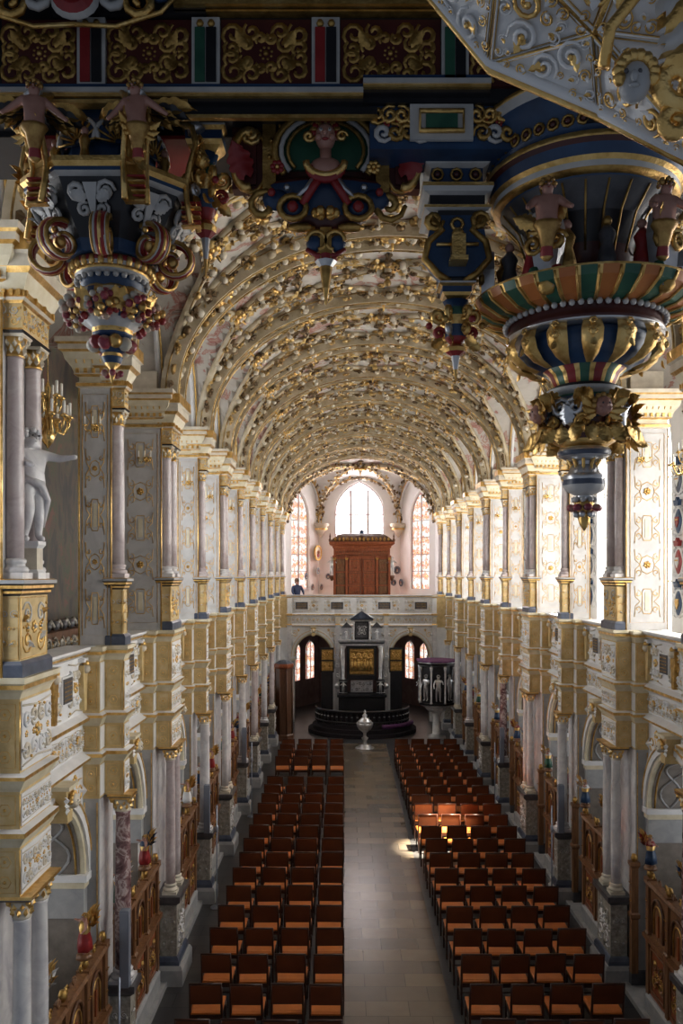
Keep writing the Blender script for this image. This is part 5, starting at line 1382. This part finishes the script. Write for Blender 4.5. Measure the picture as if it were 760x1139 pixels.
# ---------------- right pendant
cx2=L(650,0)[0]; CZ=zz(360)
root=empty('carved_pendant',(cx2,LY,CZ)); tag(root,'huge round hanging boss at upper right with striped rim and gilt leaf bowl','pendant')
def pp(nm,f):
    mb=MB(Matrix.Translation((0,0,-CZ))); f(mb); return mb.build(nm,root)
pp('finial',lambda m:(m.lathe(0,0,[(.004,zz(590)),(5*q,zz(584)),(7*q,zz(577)),(4*q,zz(571)),(9*q,zz(567)),(11*q,zz(560)),(6*q,zz(555))],14,gold),[m.ball((9*q*cos(a),9*q*sin(a),zz(572)),4*q,silver,6,4) for a in [i*pi/3 for i in range(6)]]))
pp('red_beads',lambda m:[m.ball((15*q*cos(a),15*q*sin(a),zz(565)),5.5*q,fruit,7,5,(1,1,.75)) for a in [i*pi/4 for i in range(8)]])
pp('bead_cage',lambda m:(m.lathe(0,0,[(8*q,zz(558)),(9*q,zz(553)),(7*q,zz(546))],12,silver),[m.ball((11*q*cos(a),11*q*sin(a),zz(556)),3.4*q,whitep,6,4) for a in [i*pi/4+.4 for i in range(8)]]))
pp('lower_cup',lambda m:(m.lathe(0,0,[(8*q,zz(552)),(20*q,zz(546)),(23*q,zz(540)),(22*q,zz(534)),(24*q,zz(531)),(17*q,zz(526)),(14*q,zz(518))],20,[whitep,whitep,slateb,silver,silver,silver],True,0,1,1,8,.05)))
pp('stem',lambda m:(m.lathe(0,0,[(13*q,zz(530)),(13*q,zz(516)),(16*q,zz(508))],16,silver),[m.tube([(12*q*cos(a),12*q*sin(a),zz(528)),(14*q*cos(a),14*q*sin(a),zz(518)),(20*q*cos(a),20*q*sin(a),zz(508))],.010,gold,5) for a in [i*pi/5 for i in range(10)]]))
pp('saucer',lambda m:m.lathe(0,0,[(15*q,zz(514)),(27*q,zz(508)),(29*q,zz(503)),(27*q,zz(499)),(15*q,zz(497))],24,[silver,slateb,silver,silver]))
def acan(m):
    m.lathe(0,0,[(20*q,zz(500)),(34*q,zz(492)),(38*q,zz(470)),(38*q,zz(446)),(30*q,zz(440))],20,[gold,maroon,bluep,greenp])
    for i in range(8):
        a=i*pi/4+.1; c_,s_=cos(a),sin(a); F=Fr((42*q*c_,42*q*s_,zz(466)),(-s_,c_,0),EZ,(c_,s_,0))
        for j in (-1,1): leaf(m,Fr(F.p(j*.05,.05,-.03),F.x,F.y,F.n),0,0,pi/2-j*1.1,.13,oldgold,.02,.35); spiral(m,F,j*.075,-.05,.045,oldgold,1.3,0,j,.012)
        if i%2==0:
            cherub(m,Fr(F.p(0,.02,.03),F.x,F.y,F.n),0,0,.055,skin,hairm,gold)
            cherub(m,Fr(F.p(0,.0-.0,.0),F.x,F.y,F.n),0,-.09,.03,gold,gold,None)
        else:
            spiral(m,F,-.04,.03,.055,silver,1.5,0,1,.014); spiral(m,F,.04,.03,.055,silver,1.5,pi,-1,.014); leaf(m,F,0,-.06,pi/2,.12,silver)
        for j in (-1,0,1): leaf(m,Fr(F.p(j*.05,-.09,.03),F.x,F.y,F.n),0,0,-pi/2+j*.6,.10,gold,.03,.35)
        m.ball(F.p(.07,-.085,.035),.045,oldgold,6,4,(1,1,.7))
pp('cherub_collar',acan)
pp('ribbed_neck',lambda m:(m.lathe(0,0,[(33*q,zz(444)),(40*q,zz(440)),(42*q,zz(436)),(33*q,zz(431)),(38*q,zz(420)),(52*q,zz(408))],48,[whitep,whitep,blackp,[redp,redp,gold,greenp,greenp,gold]*8,[redp,redp,gold,greenp,greenp,gold]*8],True)))
def bowl(m):
    m.lathe(0,0,[(46*q,zz(414)),(64*q,zz(404)),(72*q,zz(392)),(70*q,zz(382)),(64*q,zz(378))],48,bluep)
    for i in range(14):
        a=2*pi*i/14+.05
        V=[];Fs=[]
        prof=[(50,415),(66,410),(78,400),(82,388),(78,379),(72,376)]
        wd_=[.06,.10,.125,.125,.11,.09]
        for (r_,y_),w in zip(prof,wd_):
            for t,e in ((-1,0),(-.6,3),(0,5),(.6,3),(1,0)):
                an=a+t*w*1.1; V.append(((r_+e)*q*cos(an),(r_+e)*q*sin(an),zz(y_+e*.3)))
        for j in range(5):
            for t in range(4): Fs.append((5*j+t,5*j+t+1,5*j+6+t,5*j+5+t))
        m.add(V,Fs,gold,True)
        F=Fr((86*q*cos(a),86*q*sin(a),zz(392)),(-sin(a),cos(a),0),EZ,(cos(a),sin(a),0))
        cherub(m,Fr(F.p(0,0,-.015),F.x,F.y,F.n),0,0,.022,gold,gold,None); spiral(m,F,0,.05,.02,gold,1.2,0,1,.006,4,8); leaf(m,F,0,-.04,-pi/2,.05,gold)
pp('gilded_leaf_bowl',bowl)
pp('dark_collar',lambda m:m.lathe(0,0,[(78*q,zz(379)),(86*q,zz(377)),(84*q,zz(372)),(80*q,zz(362)),(84*q,zz(358)),(60*q,zz(356))],48,[silver,maroon,maroon,maroon,maroon]))
pp('white_ruffle',lambda m:[m.ball((86*q*cos(a),86*q*sin(a),zz(362)),3.6*q,whitep,6,4) for a in [i*2*pi/60 for i in range(60)]])
def flange(m):
    n=144; cols=[gold,orangep,orangep,orangep,gold,greenp,greenp,greenp]*18
    m.lathe(0,0,[(84*q,zz(360)),(100*q,zz(357)),(118*q,zz(346)),(122*q,zz(338)),(122*q,zz(336)),(60*q,zz(334))],n,[cols,cols,cols,gold,blackp],False)
    for i in range(36):
        a=2*pi*(i+.06)/36; m.tube([(r_*q*cos(a),r_*q*sin(a),zz(y_)) for r_,y_ in ((85,361),(100,358),(118,347),(122,339))],.006,gold,4)
pp('striped_rim',flange)
def upper(m):
    m.lathe(0,0,[(60*q,zz(336)),(56*q,zz(290)),(70*q,zz(262)),(92*q,zz(238)),(92*q,zz(228))],32,[maroon,blackp,darkst,bluep])
    for i in range(24):
        a=2*pi*i/24; m.tube([(58*q*cos(a),58*q*sin(a),zz(300)),(72*q*cos(a),72*q*sin(a),zz(262)),(90*q*cos(a),90*q*sin(a),zz(240))],.006,oldgold,4)
pp('dark_recess',upper)
pp('drum_lower_cornice',lambda m:m.lathe(0,0,[(92*q,zz(236)),(100*q,zz(232)),(100*q,zz(226)),(104*q,zz(222)),(104*q,zz(210)),(108*q,zz(206)),(108*q,zz(200)),(104*q,zz(198))],64,[oldgold,whitep,gold,bluep,maroon,gold,whitep]))
def drum(m):
    m.lathe(0,0,[(104*q,zz(199)),(104*q,zz(178)),(110*q,zz(170)),(116*q,zz(160)),(116*q,zz(156)),(122*q,zz(153)),(122*q,zz(148)),(60*q,zz(146))],64,[bluep,bluep,bluep,whitep,whitep,gold,blackp])
    for i in range(44):
        a=2*pi*i/44; c_,s_=cos(a),sin(a)
        F=Fr((105*q*c_,105*q*s_,zz(186)),(-s_,c_,0),EZ,(c_,s_,0)); m.tube([F.p(.026*cos(t),.026*sin(t)) for t in [j*pi/4 for j in range(8)]],.009,oldgold,4,closed=True); m.ball(F.p(0,0),.016,maroon,6,4)
pp('drum_upper_cornice',drum)
for i in range(14):
    a=2*pi*i/14+.2; c_,s_=cos(a),sin(a)
    pp('small_figure',lambda m:(m.lathe(88*q*c_,88*q*s_,[(.06,zz(338)),(.045,zz(318)),(.03,zz(306)),(.045,zz(296)),(.018,zz(288))],8,(oldgold,darkst,redp)[i%3]),m.ball((88*q*c_,88*q*s_,zz(283)),.026,skin if i%2 else oldgold,6,5)))
def herm(m,a):
    c_,s_=cos(a),sin(a); T_=(-s_,c_,0)
    F=Fr((98*q*c_,98*q*s_,zz(302)),T_,EZ,(c_,s_,0))
    m.prism([(-.04,-.24),(.04,-.24),(.08,.02),(.06,.12),(-.06,.12),(-.08,.02)],F.o,F.x,F.y,F.n,.07,silver)
    for sx in (-1,1):
        spiral(m,F,sx*.06,-.02,.05,oldgold,1.5,0,sx,.014,5,14,.07); spiral(m,F,sx*.05,.10,.045,whitep,1.5,2,-sx,.014,5,14,.07); leaf(m,F,sx*.04,.07,pi/2-sx*1.2,.12,gold,.07)
    cherub(m,Fr(F.p(0,.05,.06),F.x,F.y,F.n),0,0,.035,gold,gold,gold)
    m.ball(F.p(0,-.22,.05),.05,oldgold,7,5); m.ball(F.p(.06,-.17,.07),.035,redp,6,4); m.ball(F.p(-.06,-.15,.06),.03,greenp,6,4)
for a in [-pi/2-.62+i*1.15 for i in range(-1,4)]: pp('herm_support',lambda m:herm(m,a))
for i,(px,lb) in enumerate(((608,'curly haired painted putto with bare arms above the round rim at upper right'),(736,'curly haired painted putto at the right edge above the round rim'))):
    x_,_,z_=L(px,308,LY-.50); r=empty('putto',(x_,LY-.50,z_),1,-.1+.3*i); tag(r,lb,'putto','putti around the right pendant')
    mb=MB(); figure(mb,Matrix.Translation((0,.0,0))@Matrix.Rotation(.1,4,'X'),.46,skin,hairm,'p6',((.10,-.16,-.12),(.10,-.16,-.12)),(.6,.6),True,.50); mb.build('body',r)
# ---------------- centre keystone cartouche with female head
cx3=L(363,0)[0]; Y3=4.45
root=empty('head_cartouche',(cx3,Y3,zz(240))); tag(root,'central dark painted strapwork cartouche with rosy female head over a blue and gold drop','cartouche')
def pp(nm,f):
    mb=MB(Matrix.Translation((0,0,-zz(240)))); f(mb); return mb.build(nm,root)
F=Fr((0,0,zz(190)),EX,EZ,-EY)
def head(m):
    z=zz(172)
    m.ball((0,-.13,z),.062,skin,14,10,(.85,.9,1.12)); m.ball((0,-.195,z-.008),.012,skin,6,5,(1,1,1.4)); m.ball((0,-.185,z-.036),.016,redp,6,4,(1.2,.6,.5))
    for sx in (-1,1):
        m.ball((sx*.022,-.183,z+.012),.010,whitep,6,4); m.ball((sx*.022,-.190,z+.012),.005,darkst,5,4); m.ball((sx*.034,-.168,z-.02),.020,skin,6,5); m.ball((sx*.056,-.12,z),.013,skin,5,4)
    m.lathe(0,-.12,[(.045,z-.14),(.03,z-.10),(.03,z-.05)],12,skin); m.ball((0,-.12,z-.16),.085,skin,12,7,(1.05,.6,.7))
pp('head',head)
pp('headdress',lambda m:([m.ball((.062*cos(a),-.12,zz(172)+.02+.062*sin(a)),.026,hairm if i%2 else redp,6,4) for i,a in enumerate([pi*j/10 for j in range(11)])],m.ball((0,-.13,zz(172)+.10),.03,gold,7,5),[spiral(m,Fr((sx*.085,-.14,zz(172)+.0),EX,EZ,-EY),0,0,.03,gold,1.3,0,sx,.01) for sx in (-1,1)]))
pp('collar',lambda m:(m.tube([(.10*cos(a),-.15,zz(200)+.07*sin(a)) for a in [pi+pi*i/10 for i in range(11)]],.020,gold,6),m.tube([(.085*cos(a),-.14,zz(205)+.06*sin(a)) for a in [pi+pi*i/10 for i in range(11)]],.024,redp,6)))
def arch(m):
    m.prism([(.25*cos(t),.19*sin(t)) for t in [pi*(-.15+1.3*j/16) for j in range(17)]],(0,-.02,zz(178)),EX,EZ,EY,.05,greenp)
    for r_,m_,w in ((.27,oldgold,.018),(.235,whitep,.014),(.20,oldgold,.010)): m.tube([(r_*cos(t),-.05,zz(178)+.78*r_*sin(t)) for t in [pi*(-.2+1.4*j/18) for j in range(19)]],w,m_,6)
    for i in range(12):
        t=pi*(-.15+1.3*i/11); m.ball((.30*cos(t),-.03,zz(178)+.235*sin(t)),.014,oldgold,5,4)
pp('arched_niche',arch)
def strap(m):
    for sx in (-1,1):
        F=Fr((sx*.42,-.02,zz(185)),EX,EZ,-EY)
        m.tube([F.p(sx*.07*cos(t),.15*sin(t),0) for t in [pi*(-.6+1.2*j/12)/1 for j in range(13)]],.025,gold,6)
        m.tube([F.p(-sx*.02+sx*.09*cos(t),.17*sin(t),-.01) for t in [2*pi*j/16 for j in range(16)]],.012,oldgold,5,closed=True)
        m.prism([(-.05,-.13),(.05,-.13),(.05,.13),(-.05,.13)],F.o,F.x,F.y,-F.n,.03,maroon); leaf(m,F,0,-.1,pi/2-sx*.4,.2,redp,.02)
        spiral(m,F,sx*-.02,.13,.05,gold,1.5,0,sx,.016)
        m.box(sx*.30-.035,sx*.30+.035,-.03,.04,zz(230),zz(140),oldgold)
        F=Fr((sx*.26,-.05,zz(232)),EX,EZ,-EY)
        m.ball(F.p(0,0,0),.07,bluep,9,6,(1.1,.6,.8)); spiral(m,F,sx*.07,-.03,.09,oldgold,1.4,0,-sx,.018); m.ball(F.p(sx*.02,.01,.07),.022,redp,6,4); m.ball(F.p(-sx*.06,.04,.06),.018,silver,6,4)
        rosette(m,Fr((sx*.25,-.12,zz(203)),EX,EZ,-EY),0,0,.04,gold if sx>0 else redp,gold,7)
        m.tube([(sx*.02,-.12,zz(212)),(sx*.06,-.14,zz(225)),(sx*.12,-.12,zz(243))],.022,redp,6); m.tube([(sx*.05,-.13,zz(212)),(sx*.10,-.14,zz(228)),(sx*.15,-.12,zz(236))],.014,silver,5)
        F=Fr((sx*.17,-.08,zz(246)),EX,EZ,-EY); m.ball(F.o,.065,bluep,9,6,(1,.7,.8)); m.tube([F.p(.07*cos(t),.06*sin(t),.04) for t in [2*pi*j/12 for j in range(12)]],.018,oldgold,5,closed=True); m.ball(F.p(0,0,.05),.03,redp,6,5)
        m.ball((sx*.13,-.05,zz(262)),.035,oldgold,7,5,(2.2,1,.7))
pp('strapwork',strap)
pp('body_block',lambda m:(m.lathe(0,.02,[(.03,zz(268)),(.13,zz(262)),(.22,zz(248)),(.30,zz(228)),(.34,zz(214)),(.30,zz(208))],10,[oldgold,maroon,bluep,bluep,maroon,greenp],True,0,1,.35),m.box(-.5,.5,.0,.08,zz(215),zz(118),maroon),
   [m.ball((.05*cos(a),-.12+.03*sin(a),zz(252)),.028,gold,6,4) for a in [i*pi/3 for i in range(6)]]))
def drop(m):
    m.box(-.03,.03,-.06,.04,zz(296),zz(262),oldgold)
    for sx in (-1,1): m.ball((sx*.06,-.03,zz(278)),.045,bluep,8,6,(1,.8,1)); m.tube([(sx*(.05+.05*cos(t)),-.05,zz(276)+.05*sin(t)) for t in [2*pi*j/14 for j in range(11)]],.014,gold,5); 
    m.tube([(-.10,-.03,zz(284)),(-.05,-.05,zz(292)),(.05,-.05,zz(292)),(.10,-.03,zz(284))],.014,redp,5)
    m.lathe(0,-.01,[(.004,zz(343)),(.018,zz(325)),(.035,zz(302)),(.06,zz(296)),(.06,zz(290))],8,[gold,oldgold,silver,redp],False)
pp('pointed_drop',drop)
# ---------------- small pendants
def small_pendant(px,ytop,ybot,Y,label,sc=1.0,cols=(bluep,redp,greenp)):
    x_=L(px,0,Y)[0]; Z=lambda y: 6.2+(640-y)*Y/930; k=Y/930
    r=empty('drop_pendant',(x_,Y,Z(ytop))); tag(r,label,'pendant','small drop pendants of the loft ceiling')
    def p2(nm,f): mb=MB(Matrix.Translation((0,0,-Z(ytop)))); f(mb); mb.build(nm,r)
    H=ybot-ytop; y=lambda t: Z(ytop+H*t)
    p2('capital_block',lambda m:(m.ring(-20*k*sc,20*k*sc,-16*k*sc,16*k*sc,[(-.04,y(.18)),(-.01,y(.13)),(0,y(.10)),(0,y(.04)),(.02,y(.02)),(.02,y(0))],[oldgold,gold,cols[0],gold,whitep])))
    def mid(m):
        m.lathe(0,0,[(.03,y(.62)),(.06,y(.55)),(.05,y(.42)),(.08,y(.34)),(.05,y(.24)),(.07,y(.17))],10,[cols[1],cols[0],gold,cols[2],cols[0]])
        for i in range(6):
            a=i*pi/3; F=Fr((.05*cos(a),.05*sin(a),y(.38)),(cos(a),sin(a),0),EZ,(-sin(a),cos(a),0))
            spiral(m,F,.04,.03,.05*sc,gold,1.4,pi,1,.014); spiral(m,F,.035,-.06,.04*sc,(cols[1],silver,gold)[i%3],1.3,pi,-1,.012); m.ball(F.p(.09,-.02),.02,redp if i%2 else oldgold,6,4)
            leaf(m,F,.02,-.1,-.6,.09,gold,.01)
    p2('scrolled_body',mid)
    p2('pointed_tip',lambda m:m.lathe(0,0,[(.004,y(1)),(.012,y(.88)),(.024,y(.74)),(.055,y(.70)),(.06,y(.66)),(.03,y(.62))],8,[gold,silver,cols[1],gold,gold],False))
small_pendant(229,146,308,LY,'slim gilded drop pendant hanging between the big left pendant and the central head cartouche')
# corner bracket, right of centre
root=empty('corner_cartouche',(L(508,0,4.4)[0],4.4,zz(320))); tag(root,'blue and gold strapwork corner piece hanging below a striped cornice right of centre','cartouche')
def pp(nm,f):
    mb=MB(Matrix.Translation((0,0,-zz(320)))); f(mb); return mb.build(nm,root)
k4=4.4/930; Z4=lambda y:6.2+(640-y)*k4
pp('cornice_block',lambda m:(m.ring(-34*k4,36*k4,-.02,.3,[(-.02,Z4(236)),(.01,Z4(233)),(.01,Z4(230)),(-.02,Z4(227)),(-.02,Z4(217)),(.01,Z4(215)),(.02,Z4(210)),(.02,Z4(206)),(-.03,Z4(203)),(-.03,Z4(186)),(.0,Z4(183)),(.03,Z4(172)),(.04,Z4(168)),(.04,Z4(165))],[whitep,gold,whitep,blackp,whitep,whitep,gold,bluep,bluep,whitep,whitep,gold,blackp]),
    [(m.tube([(x+.028*cos(t),-.0,Z4(194)+.03*sin(t)) for t in [j*pi/4 for j in range(8)]],.008,oldgold,4,closed=True),m.ball((x,.0,Z4(194)),.017,maroon,6,4)) for x in (-.10,0,.10)]))
def cc(m):
    F=Fr((0,-.02,Z4(275)),EX,EZ,-EY)
    m.prism([(-.13,.16),(.13,.16),(.15,.05),(.17,-.05),(.08,-.16),(-.08,-.16),(-.17,-.05),(-.15,.05)],F.o,F.x,F.y,-F.n,.12,bluep)
    for sx in (-1,1):
        m.tube([F.p(sx*.13*1,.15),F.p(sx*.08,.08),F.p(sx*.15,.02),F.p(sx*.17,-.07),F.p(sx*.10,-.15),F.p(sx*.04,-.19)],.020,oldgold,6)
        spiral(m,F,sx*.12,.13,.05,oldgold,1.5,0,sx,.016); m.tube([F.p(0,0,.02),F.p(sx*.11,0,.02)],.010,gold,5)
    m.tube([F.p(.03*cos(t),.11+.03*sin(t),.01) for t in [j*pi/4 for j in range(8)]],.010,gold,4,closed=True)
    m.box(-.035,.035,-.10,-.02,Z4(292),Z4(268),gold); m.ball((0,-.06,Z4(266)),.035,gold,8,5); m.box(-.045,.045,-.12,-.02,Z4(298),Z4(293),gold)
pp('strapwork_panel',cc)
pp('core_block',lambda m:m.ring(-.08,.10,.0,.2,[(0,Z4(318)),(.02,Z4(236))],blackp))
small_pendant(507,318,424,4.42,'small blue and red drop pendant under the corner piece right of centre',.8,(bluep,redp,greenp))
# ---------------- white and gold canopy close above the viewer, top right
YC=1.9
def W(px,py,Y): return Vector(((px-383)*Y/930,Y,6.2+(640-py)*Y/930))
root=empty('white_canopy',tuple(W(700,60,YC))); tag(root,'white and gilt carved canopy corner with a small winged head, close overhead at top right','canopy')
o0=Vector(root.location)
A=W(430,-70,2.0); B=W(545,70,2.0); Cc=W(668,122,1.95); D=W(800,190,1.75); E=W(860,60,1.7); G=W(650,52,1.9)+Vector((0,-.08,-.02)); H=W(700,-60,1.7); I=W(560,-70,1.75)
def facet(nm,pts,mt,sc_,n=10,sd=1):
    mb=MB(Matrix.Translation(-o0)); P=[Vector(p) for p in pts]; nrm=(P[1]-P[0]).cross(P[2]-P[0]).normalized()
    if nrm.y>0: nrm=-nrm
    up=-nrm*.04
    mb.add([tuple(p) for p in P]+[tuple(p+up) for p in P],[tuple(range(len(P))),tuple(range(2*len(P)-1,len(P)-1,-1))]+[(i,(i+1)%len(P),len(P)+(i+1)%len(P),len(P)+i) for i in range(len(P))],white)
    cen=sum(P,Vector())/len(P); rd=random.Random(sd)
    ux=(P[1]-P[0]).normalized(); uy=nrm.cross(ux)
    F=Fr(cen+nrm*.005,ux,uy,nrm)
    # loops following the facet edge
    for s_,m_,w in ((.98,gold,.005),(.93,white,.007),(.88,gold,.0035)): mb.tube([cen+(p-cen)*s_+nrm*.006 for p in P],w*.7,m_,6,closed=True)
    def inside(a,b,mg):
        q2=[((p-cen).dot(ux),(p-cen).dot(uy)) for p in P]; sgn=None
        for i in range(len(q2)):
            x1,y1=q2[i]; x2,y2=q2[(i+1)%len(q2)]; l=sqrt((x2-x1)**2+(y2-y1)**2) or 1; d=((x2-x1)*(b-y1)-(y2-y1)*(a-x1))/l
            if abs(d)<mg: return False
            if sgn is None: sgn=d>0
            elif (d>0)!=sgn: return False
        return True
    placed=[]
    ext=max((p-cen).length for p in P)
    for t in range(1500):
        a,b=rd.uniform(-ext,ext),rd.uniform(-ext,ext); r_=sc_*(1.6 if t<200 else rd.uniform(.4,1))
        if not inside(a,b,r_*.8): continue
        if any((a-x)**2+(b-y)**2<((r_+r2)*.92)**2 for x,y,r2 in placed): continue
        placed.append((a,b,r_)); m_=gold if rd.random()<.5 else white
        spiral(mb,F,a,b,r_,m_,1.6,rd.uniform(0,6.28),rd.choice((-1,1)),r_*.13,6,18,.004)
        leaf(mb,F,a,b,rd.uniform(0,6.28),r_*1.1,gold if m_ is white else white,.004); mb.ball(F.p(a,b,.008),r_*.2,gold,6,4)
    mb.build(nm,root)
facet('edge_facet',[A,B,I],white,.024,10,1)
facet('edge_facet',[B,G,I],white,.024,10,5)
facet('edge_facet',[B,Cc,G],white,.022,10,6)
facet('corner_facet',[Cc,D,G],white,.022,10,2)
facet('corner_facet',[D,E,G],white,.022,10,7)
facet('upper_facet',[I,G,H],white,.022,10,3)
facet('side_facet',[G,E,H],whitep,.020,10,4)
def cp(nm,f):
    mb=MB(Matrix.Translation(-o0)); f(mb); mb.build(nm,root)
cp('gilded_rib',lambda m:(m.tube([G,I],.009,gold,8),m.tube([G,H],.012,gold,8),m.tube([G,Cc],.006,gold,8),m.tube([G,E],.008,gold,8),m.tube([A,B,Cc,D,E],.018,white,8),m.tube([A-Vector((0,0,.02)),B-Vector((0,0,.02)),Cc-Vector((0,0,.02)),D-Vector((0,0,.02))],.008,gold,6)))
def wing(m):
    c0=W(706,92,1.62); F=Fr(c0,EX,EZ,-EY)
    m.ball(c0,.034,greyst,12,9,(.9,.9,1.15)); m.ball(c0+Vector((-.012,-.034,-.006)),.008,greyst,6,4,(1,1,1.5)); m.ball(c0+Vector((-.01,-.028,-.020)),.009,greyst,6,4,(1.3,.6,.5))
    for sx in (-1,1): m.ball(c0+Vector((-.012+sx*.013,-.028,.006)),.005,darkst,6,4)
    for i in range(10): a=pi*(-.1+1.2*i/9); m.ball(c0+Vector((.034*cos(a),-.01,.012+.034*sin(a))),.014,gold,6,5)
    spiral(m,F,.085,.0,.06,gold,1.4,1.2,-1,.016,7,18); spiral(m,F,.08,-.08,.035,gold,1.4,0,1,.012,7,16)
    m.tube([F.p(-.06,.03,.0),F.p(-.05,.10,.01),F.p(0,.16,.02),F.p(.10,.20,.02),F.p(.22,.20,0)],.012,gold,8)
    for j in range(4): leaf(m,Fr(F.p(.05,.03+.03*j,0),F.x,F.y,F.n),0,0,.3+.25*j,.13,(gold,whitep)[j%2],.012,.2)
cp('winged_head',wing)
# ================================================================ camera, light
cam=bpy.data.cameras.new('camera'); co_=bpy.data.objects.new('camera',cam); COL.objects.link(co_)
co_.location=(0,0,6.2); co_.rotation_euler=(pi/2,0,0)
cam.sensor_fit='VERTICAL'; cam.sensor_height=24; cam.lens=24*930/1139; cam.shift_y=70.5/1139; cam.shift_x=-3/1139; cam.clip_start=.05
SC.camera=co_
w=bpy.data.worlds.new('world'); SC.world=w; w.use_nodes=True
bg=w.node_tree.nodes['Background']; bg.inputs[0].default_value=(.72,.82,1,1); bg.inputs[1].default_value=WORLD
vs_=SC.view_settings; vs_.view_transform='Standard'; vs_.look='None'; vs_.exposure=EXPO; vs_.gamma=1; vs_.use_curve_mapping=False
def area(name,loc,rot,sx,sy,e,col=(1,1,1)):
    l=bpy.data.lights.new(name,'AREA'); l.shape='RECTANGLE'; l.size=sx; l.size_y=sy; l.energy=e; l.color=col
    o=bpy.data.objects.new(name,l); COL.objects.link(o); o.location=loc; o.rotation_euler=rot; return o
# a shaft of sunlight through one tall right hand window
sp=bpy.data.lights.new('sun_shaft','SPOT'); sp.energy=SUNE; sp.spot_size=R(12); sp.spot_blend=1.0; sp.shadow_soft_size=.12; sp.color=(1,.85,.62)
so=bpy.data.objects.new('sun_shaft',sp); COL.objects.link(so); so.location=(5.5,17.0,8.55)
d=Vector((2.42,18.75,.75))-so.location; so.rotation_euler=d.to_track_quat('-Z','Y').to_euler()
